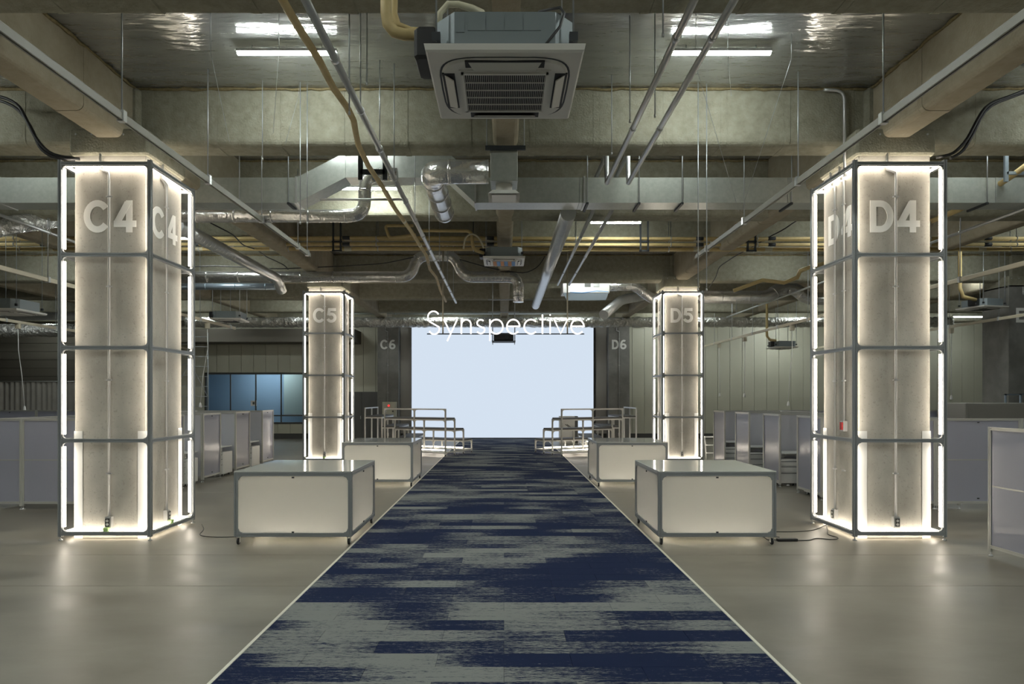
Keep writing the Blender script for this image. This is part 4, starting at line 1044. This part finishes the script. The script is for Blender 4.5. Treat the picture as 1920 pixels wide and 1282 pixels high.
MB().box(-1.22, .02, .26, .3, .22, .26).build('rail', 'bluegrey', tf); MB().box(.08, 2.42, .26, .3, .22, .26).build('rail', 'bluegrey', tf)

# step stool right of column D5
st = thing('step_stool', 'small white metal step stool right of column D5', 'step stool', (6.55, 20.8, 0))
for sx in (-.2, .2):
    MB().tube([(sx, -.25, 0), (sx*.8, .0, .72)], .018, 6).build('leg', 'white', st); MB().tube([(sx, .25, 0), (sx*.8, .04, .72)], .018, 6).build('leg', 'white', st)
for z, y in ((.22, -.17), (.46, -.09)): MB().box(-.17, .17, y-.06, y+.06, z, z+.025).build('step', 'white', st)
MB().box(-.18, .18, -.1, .12, .71, .74).build('top_step', 'white', st)

# scaffold tower by the far window
sf = thing('scaffold_tower', 'thin steel scaffold tower between column C4 and the far window', 'scaffold', (-12.95, 27.0, 0))
for sx in (-.42, .42):
    for sy in (-.7, .7):
        MB().tube([(sx, sy, 0), (sx, sy, 4.72)], .024, 6).build('upright', 'rod', sf)
for k in range(11):
    z = .35+k*.42
    for sy in (-.7, .7): MB().tube([(-.42, sy, z), (.42, sy, z)], .016, 6).build('rung', 'rod', sf)
for a, b in ((.4, 2.0), (2.0, 3.6)):
    MB().tube([(-.42, -.7, a), (.42, -.7, b)], .014, 6).build('brace', 'rod', sf); MB().tube([(.42, .7, a), (-.42, .7, b)], .014, 6).build('brace', 'rod', sf)

# ------------------------------------------------------------ cables on the floor
pipe('floor_cable', 'thin dark cable on the floor from column C4 to the counter', 'cable', smooth_path([(-4.62, 10.0, .03), (-4.45, 9.72, .008), (-4.35, 9.3, .006), (-4.05, 9.18, .006), (-3.55, 9.25, .006)], .3, 4), .006, 'black', 6)
pipe('floor_cable', 'straight thin cable on the floor from column D4 to the counter', 'cable', smooth_path([(4.95, 10.0, .03), (4.8, 9.9, .008), (4.55, 9.65, .006), (4.2, 9.55, .006), (3.6, 9.6, .006)], .3, 4), .006, 'black', 6)
pipe('floor_cable', 'curly dark cable on the floor between column D4 and the adapter', 'cable', smooth_path([(4.9, 9.95, .02), (4.75, 9.6, .006), (4.62, 9.35, .006), (4.70, 9.15, .006), (4.55, 9.02, .006), (4.35, 9.15, .006), (4.2, 8.98, .006), (4.0, 8.97, .01)], .15, 4), .006, 'black', 6)
ad = thing('power_adapter', 'small black power adapter on the floor beside the counter near column D4', 'adapter', (3.88, 8.97, 0), .05)
MB().bbox(-.14, .14, -.035, .035, 0, .035, .006).build('case', 'black', ad)
MB().tube([(-.14, 0, .018), (-.24, .06, .006), (-.22, .25, .006), (-.12, .3, .006), (0, .22, .006)], .005, 6).build('lead', 'black', ad)

for i, (a, b, lab) in enumerate((((395, 100, 6.9), (430, 265, 9.2), 'leaning from the ceiling toward the second beam, left'), ((523, 95, 7.6), (512, 250, 9.2), 'just below the strip lamp, left'),
                                ((560, 180, 9.3), (535, 270, 9.3), 'short one against the second beam, left'), ((1365, 108, 7.6), (1371, 180, 9.2), 'just below the strip lamp, right'),
                                ((1484, 110, 8.0), (1390, 395, 10.9), 'long one slanting down to the rail near column D4'), ((1305, 125, 7.2), (1385, 395, 10.9), 'opposite slant meeting the long one at the rail'))):
    p, q = at(*a), at(*b); t = thing('suspension_wire', 'hair-thin steel wire ' + lab, 'wire', p, 0, 'thin suspension wires')
    p2 = Vector(p); e = p2+(p2-q).normalized()*.01
    MB().tube([(0, 0, 0), q-p2], .0028, 5).build('wire', 'rod', t); MB().tube([(0, 0, 0), (0, 0, 6.41-p.z)], .0028, 5).build('wire', 'rod', t)
